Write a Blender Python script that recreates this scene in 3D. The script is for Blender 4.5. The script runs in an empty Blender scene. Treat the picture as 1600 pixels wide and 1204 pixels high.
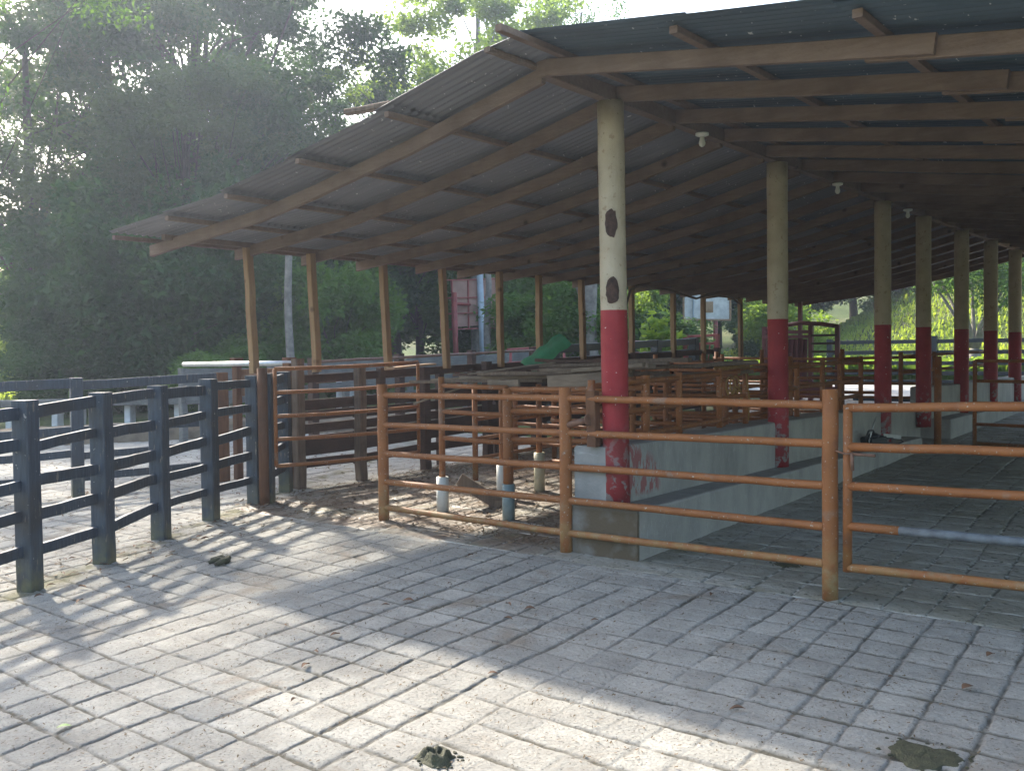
import bpy, math, random
import numpy as np
from mathutils import Vector, Matrix
random.seed(7)
R_ = np.random.default_rng(11)
S = 0.029                                  # the yard climbs gently towards +Y
scene = bpy.context.scene
COL = scene.collection

# ------------------------------------------------------------------ materials
class NT:
    def __init__(s, name):
        s.m = bpy.data.materials.new(name); s.m.use_nodes = True
        s.t = s.m.node_tree; s.n = s.t.nodes; s.l = s.t.links
        s.b = s.n['Principled BSDF']; s.out = s.n['Material Output']
        s.tc = s.n.new('ShaderNodeTexCoord')
        s.geo = None
    def link(s, a, b): s.l.new(a, b)
    def pos(s, obj=False, scale=(1, 1, 1), rot=(0, 0, 0)):
        mp = s.n.new('ShaderNodeMapping'); mp.inputs['Scale'].default_value = scale
        mp.inputs['Rotation'].default_value = rot
        if obj: s.link(s.tc.outputs['Object'], mp.inputs[0])
        else:
            if not s.geo: s.geo = s.n.new('ShaderNodeNewGeometry')
            s.link(s.geo.outputs['Position'], mp.inputs[0])
        return mp.outputs[0]
    def noise(s, vec, scale, lo=.4, hi=.6, detail=4, rough=.55, dist=0):
        n = s.n.new('ShaderNodeTexNoise'); n.inputs['Scale'].default_value = scale
        n.inputs['Detail'].default_value = detail; n.inputs['Roughness'].default_value = rough
        n.inputs['Distortion'].default_value = dist
        s.link(vec, n.inputs['Vector'])
        return s.ramp(n.outputs[0], lo, hi)
    def ramp(s, v, lo, hi, a=0., b=1.):
        r = s.n.new('ShaderNodeMapRange'); r.inputs[1].default_value = lo; r.inputs[2].default_value = hi
        r.inputs[3].default_value = a; r.inputs[4].default_value = b
        s.link(v, r.inputs[0]); return r.outputs[0]
    def math(s, op, a, b=None):
        m = s.n.new('ShaderNodeMath'); m.operation = op
        for i, v in enumerate((a, b)):
            if v is None: continue
            if isinstance(v, (int, float)): m.inputs[i].default_value = v
            else: s.link(v, m.inputs[i])
        return m.outputs[0]
    def mix(s, f, a, b):
        m = s.n.new('ShaderNodeMix'); m.data_type = 'RGBA'
        if isinstance(f, (int, float)): m.inputs[0].default_value = f
        else: s.link(f, m.inputs[0])
        for i, v in ((6, a), (7, b)):
            if isinstance(v, tuple): m.inputs[i].default_value = (*v, 1)
            else: s.link(v, m.inputs[i])
        return m.outputs[2]
    def sep(s, v):
        x = s.n.new('ShaderNodeSeparateXYZ'); s.link(v, x.inputs[0]); return x.outputs
    def bump(s, h, st, dist=.01):
        b = s.n.new('ShaderNodeBump'); b.inputs['Strength'].default_value = st
        b.inputs['Distance'].default_value = dist
        s.link(h, b.inputs['Height']); s.link(b.outputs[0], s.b.inputs['Normal'])
    def fin(s, c, rough=.7, spec=.5, metal=0.):
        if isinstance(c, tuple): s.b.inputs['Base Color'].default_value = (*c, 1)
        else: s.link(c, s.b.inputs['Base Color'])
        if isinstance(rough, (int, float)): s.b.inputs['Roughness'].default_value = rough
        else: s.link(rough, s.b.inputs['Roughness'])
        s.b.inputs['Specular IOR Level'].default_value = spec
        s.b.inputs['Metallic'].default_value = metal
        return s.m

def simple(name, c, rough=.7, var=.25, scale=9, bump=.3, spec=.5, metal=0):
    t = NT(name); p = t.pos()
    f = t.noise(p, scale, .3, .7)
    c2 = tuple(x*(1-var) for x in c); c1 = tuple(min(1, x*(1+var*.5)) for x in c)
    col = t.mix(f, c2, c1)
    t.bump(t.noise(p, scale*6, .3, .7), bump, .004)
    return t.fin(col, rough, spec, metal)

def m_paving():
    t = NT('scored concrete'); p = t.pos()
    at = t.n.new('ShaderNodeAttribute'); at.attribute_name = 'groove'
    ti = t.n.new('ShaderNodeAttribute'); ti.attribute_name = 'tile'
    big = t.noise(p, .7, .35, .65, 5); mid = t.noise(p, 5, .35, .7, 6); fine = t.noise(p, 60, .3, .7, 5)
    c = t.mix(big, (.50, .48, .425), (.61, .59, .525))
    c = t.mix(t.math('MULTIPLY', mid, .55), c, (.25, .23, .195))
    c = t.mix(t.ramp(ti.outputs['Fac'], 0, 1, 0, .5), c, (.27, .27, .25))
    st = t.noise(p, 1.6, .60, .70, 5, .6, .6)
    c = t.mix(t.math('MULTIPLY', st, .55), c, (.27, .20, .13))
    sp = t.noise(p, 26, .66, .70, 3)
    c = t.mix(t.math('MULTIPLY', sp, .6), c, (.12, .09, .06))
    c = t.mix(t.math('MULTIPLY', fine, .35), c, (.19, .17, .145))
    pit = t.noise(p, 95, .62, .70, 2)
    c = t.mix(t.math('MULTIPLY', pit, .6), c, (.09, .08, .065))
    # dirt gathered in the grooves
    gf = t.math('MULTIPLY', at.outputs['Fac'], t.noise(p, 9, .2, .55, 3))
    c = t.mix(t.math('MULTIPLY', gf, .9), c, (.10, .09, .065))
    # greenish growth near the left fence line
    xy = t.sep(p)
    d = t.math('ABSOLUTE', t.math('ADD', t.math('ADD', xy[0], t.math('MULTIPLY', xy[1], .497)), 5.06))
    gm = t.math('MULTIPLY', t.ramp(d, .04, .22, 1, 0), t.noise(p, 4, .42, .6, 5))
    c = t.mix(t.math('MULTIPLY', gm, .75), c, (.15, .14, .06))
    h = t.math('ADD', t.math('MULTIPLY', t.noise(p, 42, .2, .8, 9, .75), 1.1), t.math('MULTIPLY', t.noise(p, 9, .2, .8, 6), 1.0))
    h = t.math('SUBTRACT', h, t.math('MULTIPLY', pit, .5))
    t.bump(h, 1., .016)
    return t.fin(c, .92, .25)

def m_floor():
    t = NT('dirty barn floor concrete'); p = t.pos()
    at = t.n.new('ShaderNodeAttribute'); at.attribute_name = 'groove'
    ti = t.n.new('ShaderNodeAttribute'); ti.attribute_name = 'tile'
    xy = t.sep(p)
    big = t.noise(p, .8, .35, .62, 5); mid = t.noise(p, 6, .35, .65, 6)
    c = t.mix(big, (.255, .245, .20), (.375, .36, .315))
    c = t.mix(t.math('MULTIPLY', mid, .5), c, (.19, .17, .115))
    # more soil on the pens side (x < -4)
    soil = t.ramp(xy[0], -4.6, -3.9, 1, 0)
    soil = t.math('MULTIPLY', soil, t.noise(p, 2.2, .3, .6, 6))
    c = t.mix(t.math('MULTIPLY', soil, .9), c, (.15, .10, .065))
    c = t.mix(t.math('MULTIPLY', t.noise(p, 1.3, .58, .7, 5), .8), c, (.13, .12, .065))
    sp = t.noise(p, 22, .62, .67, 3)
    c = t.mix(t.math('MULTIPLY', sp, .8), c, (.05, .045, .025))
    chk = t.noise(t.pos(scale=(1, 14, 1)), 1.4, .52, .6, 2)
    gw = t.math('MULTIPLY', at.outputs['Fac'], chk)
    c = t.mix(gw, c, (.55, .54, .48))
    gd = t.math('MULTIPLY', at.outputs['Fac'], t.math('SUBTRACT', 1., chk))
    c = t.mix(t.math('MULTIPLY', gd, .6), c, (.05, .045, .03))
    t.bump(t.math('ADD', t.noise(p, 30, .2, .8, 7), t.math('MULTIPLY', t.noise(p, 7, .2, .8, 4), 1.5)), .7, .012)
    return t.fin(c, t.ramp(mid, 0, 1, .5, .85), .4)

def m_orange():
    t = NT('orange painted steel pipe'); p = t.pos()
    c = t.mix(t.noise(p, 6, .3, .7, 4), (.225, .080, .022), (.30, .112, .034))
    c = t.mix(t.math('MULTIPLY', t.noise(p, 9, .55, .72, 6), .6), c, (.15, .058, .03))
    c = t.mix(t.math('MULTIPLY', t.noise(p, 5.5, .61, .69, 6), .5), c, (.23, .18, .14))
    c = t.mix(t.noise(p, 60, .66, .7, 3), c, (.42, .38, .33))
    z = t.sep(p)[2]
    low = t.math('MULTIPLY', t.ramp(z, .25, .6, 1, 0), t.noise(p, 11, .35, .62, 5))
    c = t.mix(t.math('MULTIPLY', low, .6), c, (.30, .235, .10))
    t.bump(t.noise(p, 70, .3, .7, 5), .35, .003)
    return t.fin(c, .6, .35)

def m_blue():
    t = NT('dark blue black painted timber'); p = t.pos()
    g = t.noise(t.pos(scale=(9, 9, 1)), 5, .3, .7, 4)
    c = t.mix(g, (.018, .028, .042), (.040, .058, .082))
    c = t.mix(t.noise(p, 2.3, .5, .65, 4), c, (.03, .033, .038))
    c = t.mix(t.noise(p, 30, .69, .72, 4), c, (.28, .28, .27))
    c = t.mix(t.math('MULTIPLY', t.noise(t.pos(scale=(5, 5, 1)), 8, .64, .70, 4), .8), c, (.17, .15, .12))
    at = t.n.new('ShaderNodeAttribute'); at.attribute_name = 'low'
    low = t.math('MULTIPLY', at.outputs['Fac'], t.noise(p, 9, .3, .55, 5))
    c = t.mix(low, c, (.12, .12, .055))
    t.bump(g, .5, .004)
    return t.fin(c, .55, .45)

def m_wood(name, a, b, dark, knots=True, rough=.85, scale=4, stretch=(1, 12, 12)):
    t = NT(name); p = t.pos()
    g = t.noise(t.pos(obj=True, scale=stretch), scale, .25, .75, 5, .6, .4)
    c = t.mix(g, a, b)
    c = t.mix(t.math('MULTIPLY', t.noise(p, 3, .45, .7, 4), .6), c, dark)
    if knots:
        v = t.n.new('ShaderNodeTexVoronoi'); v.inputs['Scale'].default_value = 3.2
        t.link(p, v.inputs['Vector'])
        k = t.ramp(v.outputs['Distance'], .05, .13, 1, 0)
        c = t.mix(t.math('MULTIPLY', k, .85), c, tuple(x*.4 for x in dark))
    t.bump(t.math('ADD', g, t.noise(p, 50, .3, .7, 4)), .5, .004)
    return t.fin(c, rough, .3)

def m_column():
    t = NT('cream and red painted column'); p = t.pos(); z = t.sep(p)[2]
    cream = t.mix(t.noise(p, 7, .3, .7, 5), (.40, .325, .225), (.49, .41, .30))
    cream = t.mix(t.math('MULTIPLY', t.noise(p, 19, .62, .68, 4), .8), cream, (.30, .22, .14))
    cream = t.mix(t.noise(p, 45, .72, .76, 2), cream, (.12, .08, .05))
    red = t.mix(t.noise(p, 5, .3, .7, 5), (.24, .014, .020), (.34, .026, .031))
    red = t.mix(t.noise(p, 38, .70, .73, 3), red, (.62, .5, .45))
    low = t.math('MULTIPLY', t.ramp(z, .8, 1.15, 1, 0), t.noise(p, 15, .53, .59, 6))
    red = t.mix(low, red, (.27, .26, .25))
    dirt = t.math('MULTIPLY', t.ramp(z, 1.5, .9, 0, .5), t.noise(p, 3, .4, .6, 4))
    red = t.mix(dirt, red, (.12, .035, .03))
    edge = t.math('ADD', z, t.math('MULTIPLY', t.noise(p, 18, 0, 1, 2), .006))
    f = t.ramp(edge, 1.957, 1.961, 1, 0)
    c = t.mix(f, cream, red)
    t.bump(t.math('ADD', t.noise(t.pos(scale=(6, 6, 1)), 7, .3, .7, 4), t.noise(p, 40, .3, .7)), .3, .004)
    return t.fin(c, .62, .35)

def m_conc():
    t = NT('smooth grey trough concrete'); p = t.pos(); xyz = t.sep(p)
    c = t.mix(t.noise(p, 2.2, .3, .7, 6), (.30, .295, .275), (.41, .40, .37))
    c = t.mix(t.math('MULTIPLY', t.noise(t.pos(scale=(3, 3, 1)), 2.2, .45, .7, 6), .45), c, (.17, .18, .17))
    c = t.mix(t.math('MULTIPLY', t.noise(t.pos(scale=(1, 22, 3)), 4.5, .60, .66, 5), .75), c, (.45, .45, .43))
    # red paint wiped on the wall beside the first column
    a = t.math('MULTIPLY', t.ramp(xyz[1], 6.03, 6.06, 0, 1), t.ramp(xyz[1], 6.50, 6.58, 1, 0))
    a = t.math('MULTIPLY', a, t.ramp(xyz[2], .56, .6, 0, 1))
    a = t.math('MULTIPLY', a, t.noise(t.pos(scale=(1, 5, 1.6)), 3.2, .50, .53, 4, .6))
    a = t.math('MULTIPLY', a, t.ramp(t.math('ADD', xyz[2], t.math('MULTIPLY', xyz[1], .5)), 4.0, 4.1, 1, 0))
    c = t.mix(t.math('MULTIPLY', a, .75), c, (.33, .06, .06))
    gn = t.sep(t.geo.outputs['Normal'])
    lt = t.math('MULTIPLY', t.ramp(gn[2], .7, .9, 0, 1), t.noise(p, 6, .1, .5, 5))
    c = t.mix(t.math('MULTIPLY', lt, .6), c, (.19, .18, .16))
    en = t.math('MULTIPLY', t.ramp(xyz[1], 5.83, 5.85, 1, 0), t.noise(p, 4, .2, .7, 5))
    c = t.mix(t.math('MULTIPLY', en, .75), c, (.15, .155, .15))
    # brown crust low on the near end
    e = t.math('MULTIPLY', t.ramp(xyz[1], 5.83, 5.85, 1, 0), t.ramp(xyz[2], .5, .58, 1, 0))
    c = t.mix(t.math('MULTIPLY', e, t.noise(p, 3.0, .15, .45, 5)), c, (.10, .075, .045))
    t.bump(t.math('ADD', t.noise(p, 5, .3, .7, 5), t.math('MULTIPLY', t.noise(p, 55, .3, .7, 5), .4)), .5, .008)
    return t.fin(c, .75, .35)

def m_roof(name, a, b, rust):
    t = NT(name); p = t.pos()
    c = t.mix(t.noise(t.pos(scale=(.5, 4, 1)), 2.2, .3, .7, 5), a, b)
    c = t.mix(t.math('MULTIPLY', t.noise(p, 1.2, .45, .65, 5), .6), c, rust)
    c = t.mix(t.noise(p, 28, .70, .73, 2), c, (.5, .5, .5))
    return t.fin(c, .55, .4)

def m_leaf(name, c1, c2, c3, tr=.35):
    t = NT(name); p = t.pos()
    at = t.n.new('ShaderNodeAttribute'); at.attribute_name = 'rnd'
    c = t.mix(t.ramp(at.outputs['Fac'], 0, 1), c1, c2)
    c = t.mix(t.noise(p, .55, .45, .65, 2), c, c3)
    t.fin(c, .65, .2)
    tl = t.n.new('ShaderNodeBsdfTranslucent'); mx = t.n.new('ShaderNodeMixShader')
    yc = t.mix(.5, c, (c2[0]*2.2, c2[1]*2.0, c2[2]*.8))
    t.link(yc, tl.inputs[0]); mx.inputs[0].default_value = tr
    t.link(t.b.outputs[0], mx.inputs[1]); t.link(tl.outputs[0], mx.inputs[2])
    t.link(mx.outputs[0], t.out.inputs[0])
    return t.m

def m_terrain():
    t = NT('grass and soil ground'); p = t.pos(); xyz = t.sep(p)
    g = t.mix(t.noise(p, .5, .35, .65, 6), (.055, .085, .018), (.10, .14, .03))
    g = t.mix(t.math('MULTIPLY', t.noise(p, 9, .4, .6, 6), .6), g, (.035, .05, .014))
    s = t.mix(t.noise(p, 3, .3, .7, 6), (.13, .09, .055), (.22, .165, .11))
    n = t.noise(p, .35, .5, .62, 6)
    near = t.ramp(xyz[1], 14, 22, 1, .25)
    c = t.mix(t.math('MULTIPLY', n, near), g, s)
    t.bump(t.noise(p, 12, .2, .8, 8), .9, .08)
    return t.fin(c, .95, .2)

M = dict(
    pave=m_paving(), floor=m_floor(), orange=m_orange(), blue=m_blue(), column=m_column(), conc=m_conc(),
    pine=m_wood('sawn tan timber', (.30, .19, .11), (.42, .29, .18), (.20, .115, .065)),
    pinex=m_wood('sawn tan rafter timber', (.15, .098, .07), (.21, .148, .11), (.095, .06, .045), stretch=(1, 9, 9)),
    post=m_wood('golden brown post timber', (.22, .13, .06), (.31, .20, .10), (.20, .11, .05), stretch=(12, 12, 1)),
    brown=m_wood('dark stained fence timber', (.045, .024, .016), (.085, .045, .03), (.03, .02, .016), False, stretch=(10, 1, 10)),
    brown2=m_wood('red brown stained timber', (.11, .05, .025), (.17, .08, .04), (.06, .03, .02), False, stretch=(10, 10, 1)),
    gnarl=m_wood('weathered brown timber post', (.10, .07, .05), (.21, .15, .105), (.05, .035, .025), False, stretch=(12, 12, 1)),
    grey=m_wood('weathered grey plank timber', (.15, .11, .075), (.26, .20, .145), (.085, .065, .05), False, stretch=(1, 9, 9)),
    oldgrey=m_wood('silvered old fence board', (.11, .11, .10), (.20, .20, .185), (.07, .07, .065), False, stretch=(9, 1, 9)),
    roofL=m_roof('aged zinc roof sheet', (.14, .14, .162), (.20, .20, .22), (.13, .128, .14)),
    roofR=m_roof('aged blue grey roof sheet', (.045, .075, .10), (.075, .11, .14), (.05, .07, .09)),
    ground=m_terrain(),
    rust=simple('bare rusty steel', (.18, .09, .055), .7, .4, 20),
    galv=simple('scraped galvanised pipe', (.13, .15, .165), .6, .5, 14, .2, .4),
    pvc=simple('white plastic pipe sleeve', (.62, .62, .56), .5, .2, 6, .1),
    pvcg=simple('blue green plastic sleeve', (.20, .27, .27), .5, .25, 9, .1),
    pvcy=simple('yellowed plastic sleeve', (.55, .50, .34), .5, .25, 9, .1),
    redp=simple('red painted steel', (.27, .05, .04), .5, .35, 5, .1),
    redw=simple('maroon painted cattle crush', (.13, .028, .024), .6, .4, 4, .2),
    greyp=simple('pale blue grey pole paint', (.36, .42, .48), .5, .25, 4, .2),
    bark=simple('pale grey bark', (.22, .20, .175), .9, .45, 7, .9),
    bark2=simple('dark brown bark', (.075, .058, .045), .9, .45, 6, .9),
    white=simple('dirty white paint', (.62, .63, .62), .6, .25, 5, .3),
    tarp=simple('green mesh sheet', (.012, .16, .065), .6, .3, 9, .6),
    dung=simple('dark green dung', (.055, .055, .025), .75, .5, 25, 1.),
    dry=simple('dry brown leaf', (.16, .085, .045), .8, .4, 18, .4),
    green=simple('green leaf', (.12, .22, .04), .6, .3, 12, .3),
    scar=simple('dark wood scar', (.075, .038, .026), .85, .6, 30, 1.),
    black=simple('black rubber and plastic', (.012, .018, .022), .4, .3, 15, .2),
    steel=simple('bright worn steel', (.55, .56, .56), .35, .2, 15, .1, .5, .6),
    bulb=simple('white lamp glass', (.75, .74, .68), .3, .1, 9, .0),
    rope=simple('yellow brown rope', (.36, .21, .06), .8, .3, 40, .6),
    dirt=simple('earth and leaf litter bank', (.17, .13, .085), .95, .45, 5, 1.),
    straw=simple('straw crumbs', (.16, .11, .06), .9, .5, 30, .3),
    apron=simple('pale sunlit concrete', (.42, .40, .36), .9, .25, 3, .5),
    leafA=m_leaf('dark broad foliage', (.022, .055, .018), (.062, .135, .034), (.035, .080, .030), .34),
    leafB=m_leaf('mid green foliage', (.045, .105, .022), (.09, .18, .038), (.06, .13, .025), .42),
    leafC=m_leaf('light yellow green foliage', (.10, .18, .035), (.19, .29, .055), (.12, .21, .035), .48),
    leafD=m_leaf('grey green foliage', (.05, .085, .038), (.09, .135, .055), (.08, .11, .04), .40),
    grass=m_leaf('sunlit grass blades', (.20, .28, .045), (.32, .42, .075), (.15, .24, .04), .4),
)

# ------------------------------------------------------------------ mesh helpers
class MB:
    def __init__(s): s.v = []; s.f = []; s.sm = []
    def add(s, vs, fs, smooth=False):
        o = len(s.v); s.v += [tuple(v) for v in vs]
        s.f += [tuple(i+o for i in f) for f in fs]; s.sm += [smooth]*len(fs)
    def sweep(s, rings, smooth, cap=True):
        n = len(rings[0]); vs = [p for r in rings for p in r]; fs = []
        for i in range(len(rings)-1):
            for j in range(n):
                k = (j+1) % n
                fs.append((i*n+j, i*n+k, (i+1)*n+k, (i+1)*n+j))
        s.add(vs, fs, smooth)
        if cap:
            o = len(s.v)-len(vs); L = len(rings)-1
            s.f.append(tuple(o+j for j in reversed(range(n)))); s.f.append(tuple(o+L*n+j for j in range(n))); s.sm += [False, False]
    def beam(s, p, q, w, h, ch=.004, seg=1, wob=0., up=(0, 0, 1), twist=0.):
        p = Vector(p); q = Vector(q); t = (q-p).normalized(); up = Vector(up)
        if abs(t.dot(up)) > .99: up = Vector((1, 0, 0))
        sd = t.cross(up).normalized(); u = sd.cross(t)
        a, b = w/2, h/2; c = min(ch, a*.5, b*.5)
        prof = [(-a+c, -b), (a-c, -b), (a, -b+c), (a, b-c), (a-c, b), (-a+c, b), (-a, b-c), (-a, -b+c)]
        rings = []
        for i in range(seg+1):
            k = i/seg; o = p.lerp(q, k)
            if wob: o = o + sd*random.uniform(-wob, wob) + u*random.uniform(-wob, wob)
            an = twist*k; ca, sa = math.cos(an), math.sin(an); e = 1+random.uniform(-1, 1)*wob*4
            rings.append([o+sd*((x*ca-y*sa)*e)+u*((x*sa+y*ca)*e) for x, y in prof])
        s.sweep(rings, False)
    def box(s, a, b, ch=.003):
        x0, y0, z0 = a; x1, y1, z1 = b
        s.beam(((x0+x1)/2, y0, (z0+z1)/2), ((x0+x1)/2, y1, (z0+z1)/2), x1-x0, z1-z0, ch)
    def tube(s, pts, r, n=10, smooth=True, cap=True):
        pts = [Vector(p) for p in pts]; rs = r if isinstance(r, (list, tuple)) else [r]*len(pts)
        rings = []; prev = None
        for i, p in enumerate(pts):
            t = (pts[min(i+1, len(pts)-1)]-pts[max(i-1, 0)]).normalized()
            if prev is None:
                a = Vector((0, 0, 1)) if abs(t.z) < .9 else Vector((1, 0, 0))
                sd = t.cross(a).normalized()
            else:
                sd = (prev-t*prev.dot(t)).normalized()
            prev = sd; u = t.cross(sd)
            rings.append([p+(sd*math.cos(2*math.pi*j/n)+u*math.sin(2*math.pi*j/n))*rs[i] for j in range(n)])
        s.sweep(rings, smooth, cap)
    def blob(s, c, r, n=10, m=6, j=.15, flat=None):
        c = Vector(c); vs = []; fs = []
        for i in range(m+1):
            th = math.pi*i/m
            for k in range(n):
                ph = 2*math.pi*k/n; e = 1+random.uniform(-j, j)
                z = math.cos(th)*r[2]*e
                if flat is not None and z < flat: z = flat
                vs.append(c+Vector((math.sin(th)*math.cos(ph)*r[0]*e, math.sin(th)*math.sin(ph)*r[1]*e, z)))
        for i in range(m):
            for k in range(n):
                l = (k+1) % n; fs.append((i*n+k, (i+1)*n+k, (i+1)*n+l, i*n+l))
        s.add(vs, fs, True)
    def build(s, name, mat, parent=None, origin=None):
        me = bpy.data.meshes.new(name)
        V = s.v
        if origin is not None:
            o = Vector(origin); V = [tuple(Vector(v)-o) for v in V]
        me.from_pydata(V, [], s.f); me.validate(); 
        if len(me.polygons) == len(s.sm): me.polygons.foreach_set('use_smooth', s.sm)
        me.materials.append(mat)
        ob = bpy.data.objects.new(name, me); COL.objects.link(ob)
        if origin is not None and parent is None: ob.location = origin
        if parent is not None:
            ob.parent = parent
            base = parent.location if parent.parent is None else Vector((0, 0, 0))
            if origin is not None: ob.location = Vector(origin)-base
        return ob

def tag(o, label=None, cat=None, group=None, kind=None):
    if label: o['label'] = label
    if cat: o['category'] = cat
    if group: o['group'] = group
    if kind: o['kind'] = kind
    return o
def empty(name, loc, label, cat, group=None):
    o = bpy.data.objects.new(name, None); COL.objects.link(o); o.location = loc; o.empty_display_size = .2
    return tag(o, label, cat, group)
def part(mb, name, mat, root):
    """geometry is in world coordinates; store it relative to the root Empty"""
    org = root.location if root.parent is None else root.parent.location
    return _part(mb, name, mat, root, org)
def _part(mb, name, mat, root, org):
    me = bpy.data.meshes.new(name); o = Vector(org)
    me.from_pydata([tuple(Vector(v)-o) for v in mb.v], [], mb.f); me.validate()
    if len(me.polygons) == len(mb.sm): me.polygons.foreach_set('use_smooth', mb.sm)
    me.materials.append(mat)
    ob = bpy.data.objects.new(name, me); COL.objects.link(ob); ob.parent = root
    return ob
def P_beam(root, name, mat, *a, **k):
    b = MB(); b.beam(*a, **k); return part(b, name, mat, root)
def P_tube(root, name, mat, *a, **k):
    b = MB(); b.tube(*a, **k); return part(b, name, mat, root)
def solo(mb, name, mat, label, cat, group=None, origin=None):
    if origin is None:
        xs = [v for v in mb.v]; n = len(xs)
        origin = (sum(v[0] for v in xs)/n, sum(v[1] for v in xs)/n, min(v[2] for v in xs))
    return tag(mb.build(name, mat, None, origin), label, cat, group)

def gz(x, y): return S*y

# ------------------------------------------------------------------ camera
cam = bpy.data.cameras.new('camera'); co = bpy.data.objects.new('camera', cam); COL.objects.link(co)
roll = math.atan2(30, 3230); yh = 541+1200*30/3230
pitch = math.atan((602-yh)*math.cos(roll)/1500); yaw = math.radians(38.6)
fw = Vector((-math.sin(yaw)*math.cos(pitch), math.cos(yaw)*math.cos(pitch), -math.sin(pitch)))
r0 = Vector((math.cos(yaw), math.sin(yaw), 0)); u0 = r0.cross(fw)
c_, s_ = math.cos(roll), math.sin(roll)
Rv = r0*c_-u0*s_; Uv = r0*s_+u0*c_
co.matrix_world = Matrix(((Rv.x, Uv.x, -fw.x, 0), (Rv.y, Uv.y, -fw.y, 0), (Rv.z, Uv.z, -fw.z, 1.65), (0, 0, 0, 1)))
cam.sensor_width = 36; cam.lens = 36*1500/1600; cam.clip_start = .05; cam.clip_end = 1500
scene.camera = co

# ------------------------------------------------------------------ light
SUN_AZ = math.radians(73.5); SUN_EL = math.radians(37)       # azimuth left of +Y
sd = Vector((-math.sin(SUN_AZ)*math.cos(SUN_EL), math.cos(SUN_AZ)*math.cos(SUN_EL), math.sin(SUN_EL)))
w = bpy.data.worlds.new('World'); scene.world = w; w.use_nodes = True
nt = w.node_tree; bg = nt.nodes['Background']; sky = nt.nodes.new('ShaderNodeTexSky'); sky.sky_type = 'NISHITA'
sky.sun_disc = False; sky.sun_elevation = SUN_EL; sky.sun_rotation = -SUN_AZ
sky.air_density = 1.2; sky.dust_density = 3.0; sky.ozone_density = 1.0
nt.links.new(sky.outputs[0], bg.inputs[0]); bg.inputs[1].default_value = .15
sl = bpy.data.lights.new('sun', 'SUN'); so = bpy.data.objects.new('sun', sl); COL.objects.link(so)
sl.energy = 3.7; sl.angle = math.radians(1.8); sl.color = (1, .925, .81)
so.rotation_euler = sd.to_track_quat('Z', 'Y').to_euler()
scene.view_settings.view_transform = 'Standard'; scene.view_settings.look = 'None'
scene.view_settings.exposure = 1.85; scene.view_settings.gamma = 1
scene.cycles.max_bounces = 7; scene.cycles.diffuse_bounces = 4; scene.cycles.transparent_max_bounces = 8
scene.cycles.use_denoising = True

# ------------------------------------------------------------------ ground
def smooth(a, b, x):
    t = np.clip((x-a)/(b-a), 0, 1); return t*t*(3-2*t)
def terrain(x, y):
    x = np.asarray(x, float); y = np.asarray(y, float)
    z = S*np.clip(y, -25, 60)
    d = np.hypot((x+2)/20, (y-54)/22); z = z + 8.5*(1-smooth(.15, 1.0, d))
    r = np.hypot(x, y); z = z + 9*smooth(45, 110, r)*(y > -1e9)
    z = z - .6*smooth(8, 14, -(x+14.8)+(y-8.4)*.85)*0
    return z
def terr1(x, y): return float(terrain(x, y))
def grid(name, xs, ys, zf, mat, kind='structure', attrs=None):
    X, Y = np.meshgrid(xs, ys); Z = zf(X, Y)
    nx, ny = len(xs), len(ys)
    co_ = np.stack([X, Y, Z], -1).reshape(-1, 3)
    i = np.arange(nx*ny).reshape(ny, nx)
    q = np.stack([i[:-1, :-1], i[:-1, 1:], i[1:, 1:], i[1:, :-1]], -1).reshape(-1, 4)
    return npmesh(name, co_, q, mat, kind, attrs)
def npmesh(name, co_, q, mat, kind=None, attrs=None, smooth_=True):
    me = bpy.data.meshes.new(name); n = len(co_); m = len(q)
    me.vertices.add(n); me.vertices.foreach_set('co', co_.astype(np.float32).ravel())
    me.loops.add(m*4); me.loops.foreach_set('vertex_index', q.astype(np.int32).ravel())
    me.polygons.add(m); me.polygons.foreach_set('loop_start', np.arange(0, m*4, 4, dtype=np.int32))
    me.polygons.foreach_set('use_smooth', np.full(m, smooth_))
    for k, v in (attrs or {}).items():
        a = me.attributes.new(k, 'FLOAT', 'POINT'); a.data.foreach_set('value', v.astype(np.float32).ravel())
    me.update(calc_edges=True); me.materials.append(mat)
    ob = bpy.data.objects.new(name, me); COL.objects.link(ob)
    if kind: ob['kind'] = kind
    return ob
def n2(x, y, s, seed=0):
    """cheap smooth value noise"""
    x = x*s+seed*17.3; y = y*s+seed*5.1
    xi = np.floor(x).astype(int); yi = np.floor(y).astype(int); fx = x-xi; fy = y-yi
    fx = fx*fx*(3-2*fx); fy = fy*fy*(3-2*fy)
    def h(a, b):
        v = np.sin(a*127.1+b*311.7+seed*74.7)*43758.5453; return v-np.floor(v)
    return (h(xi, yi)*(1-fx)+h(xi+1, yi)*fx)*(1-fy)+(h(xi, yi+1)*(1-fx)+h(xi+1, yi+1)*fx)*fy
xs = np.concatenate([np.linspace(-300, -60, 17), np.linspace(-58, 30, 119), np.linspace(33, 300, 18)])
ys = np.concatenate([np.linspace(-300, -20, 12), np.linspace(-18, 90, 137), np.linspace(95, 350, 18)])
def tz(X, Y):
    Z = terrain(X, Y)
    pav = (X > -18) & (X < 7) & (Y < 27)
    Z = Z + (n2(X, Y, .35, 2)-.5)*.25*smooth(0, 1, np.where(pav, 0., 1.))
    return np.where(pav, Z-.035, Z)
grid('ground', xs, ys, tz, M['ground'])

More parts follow.
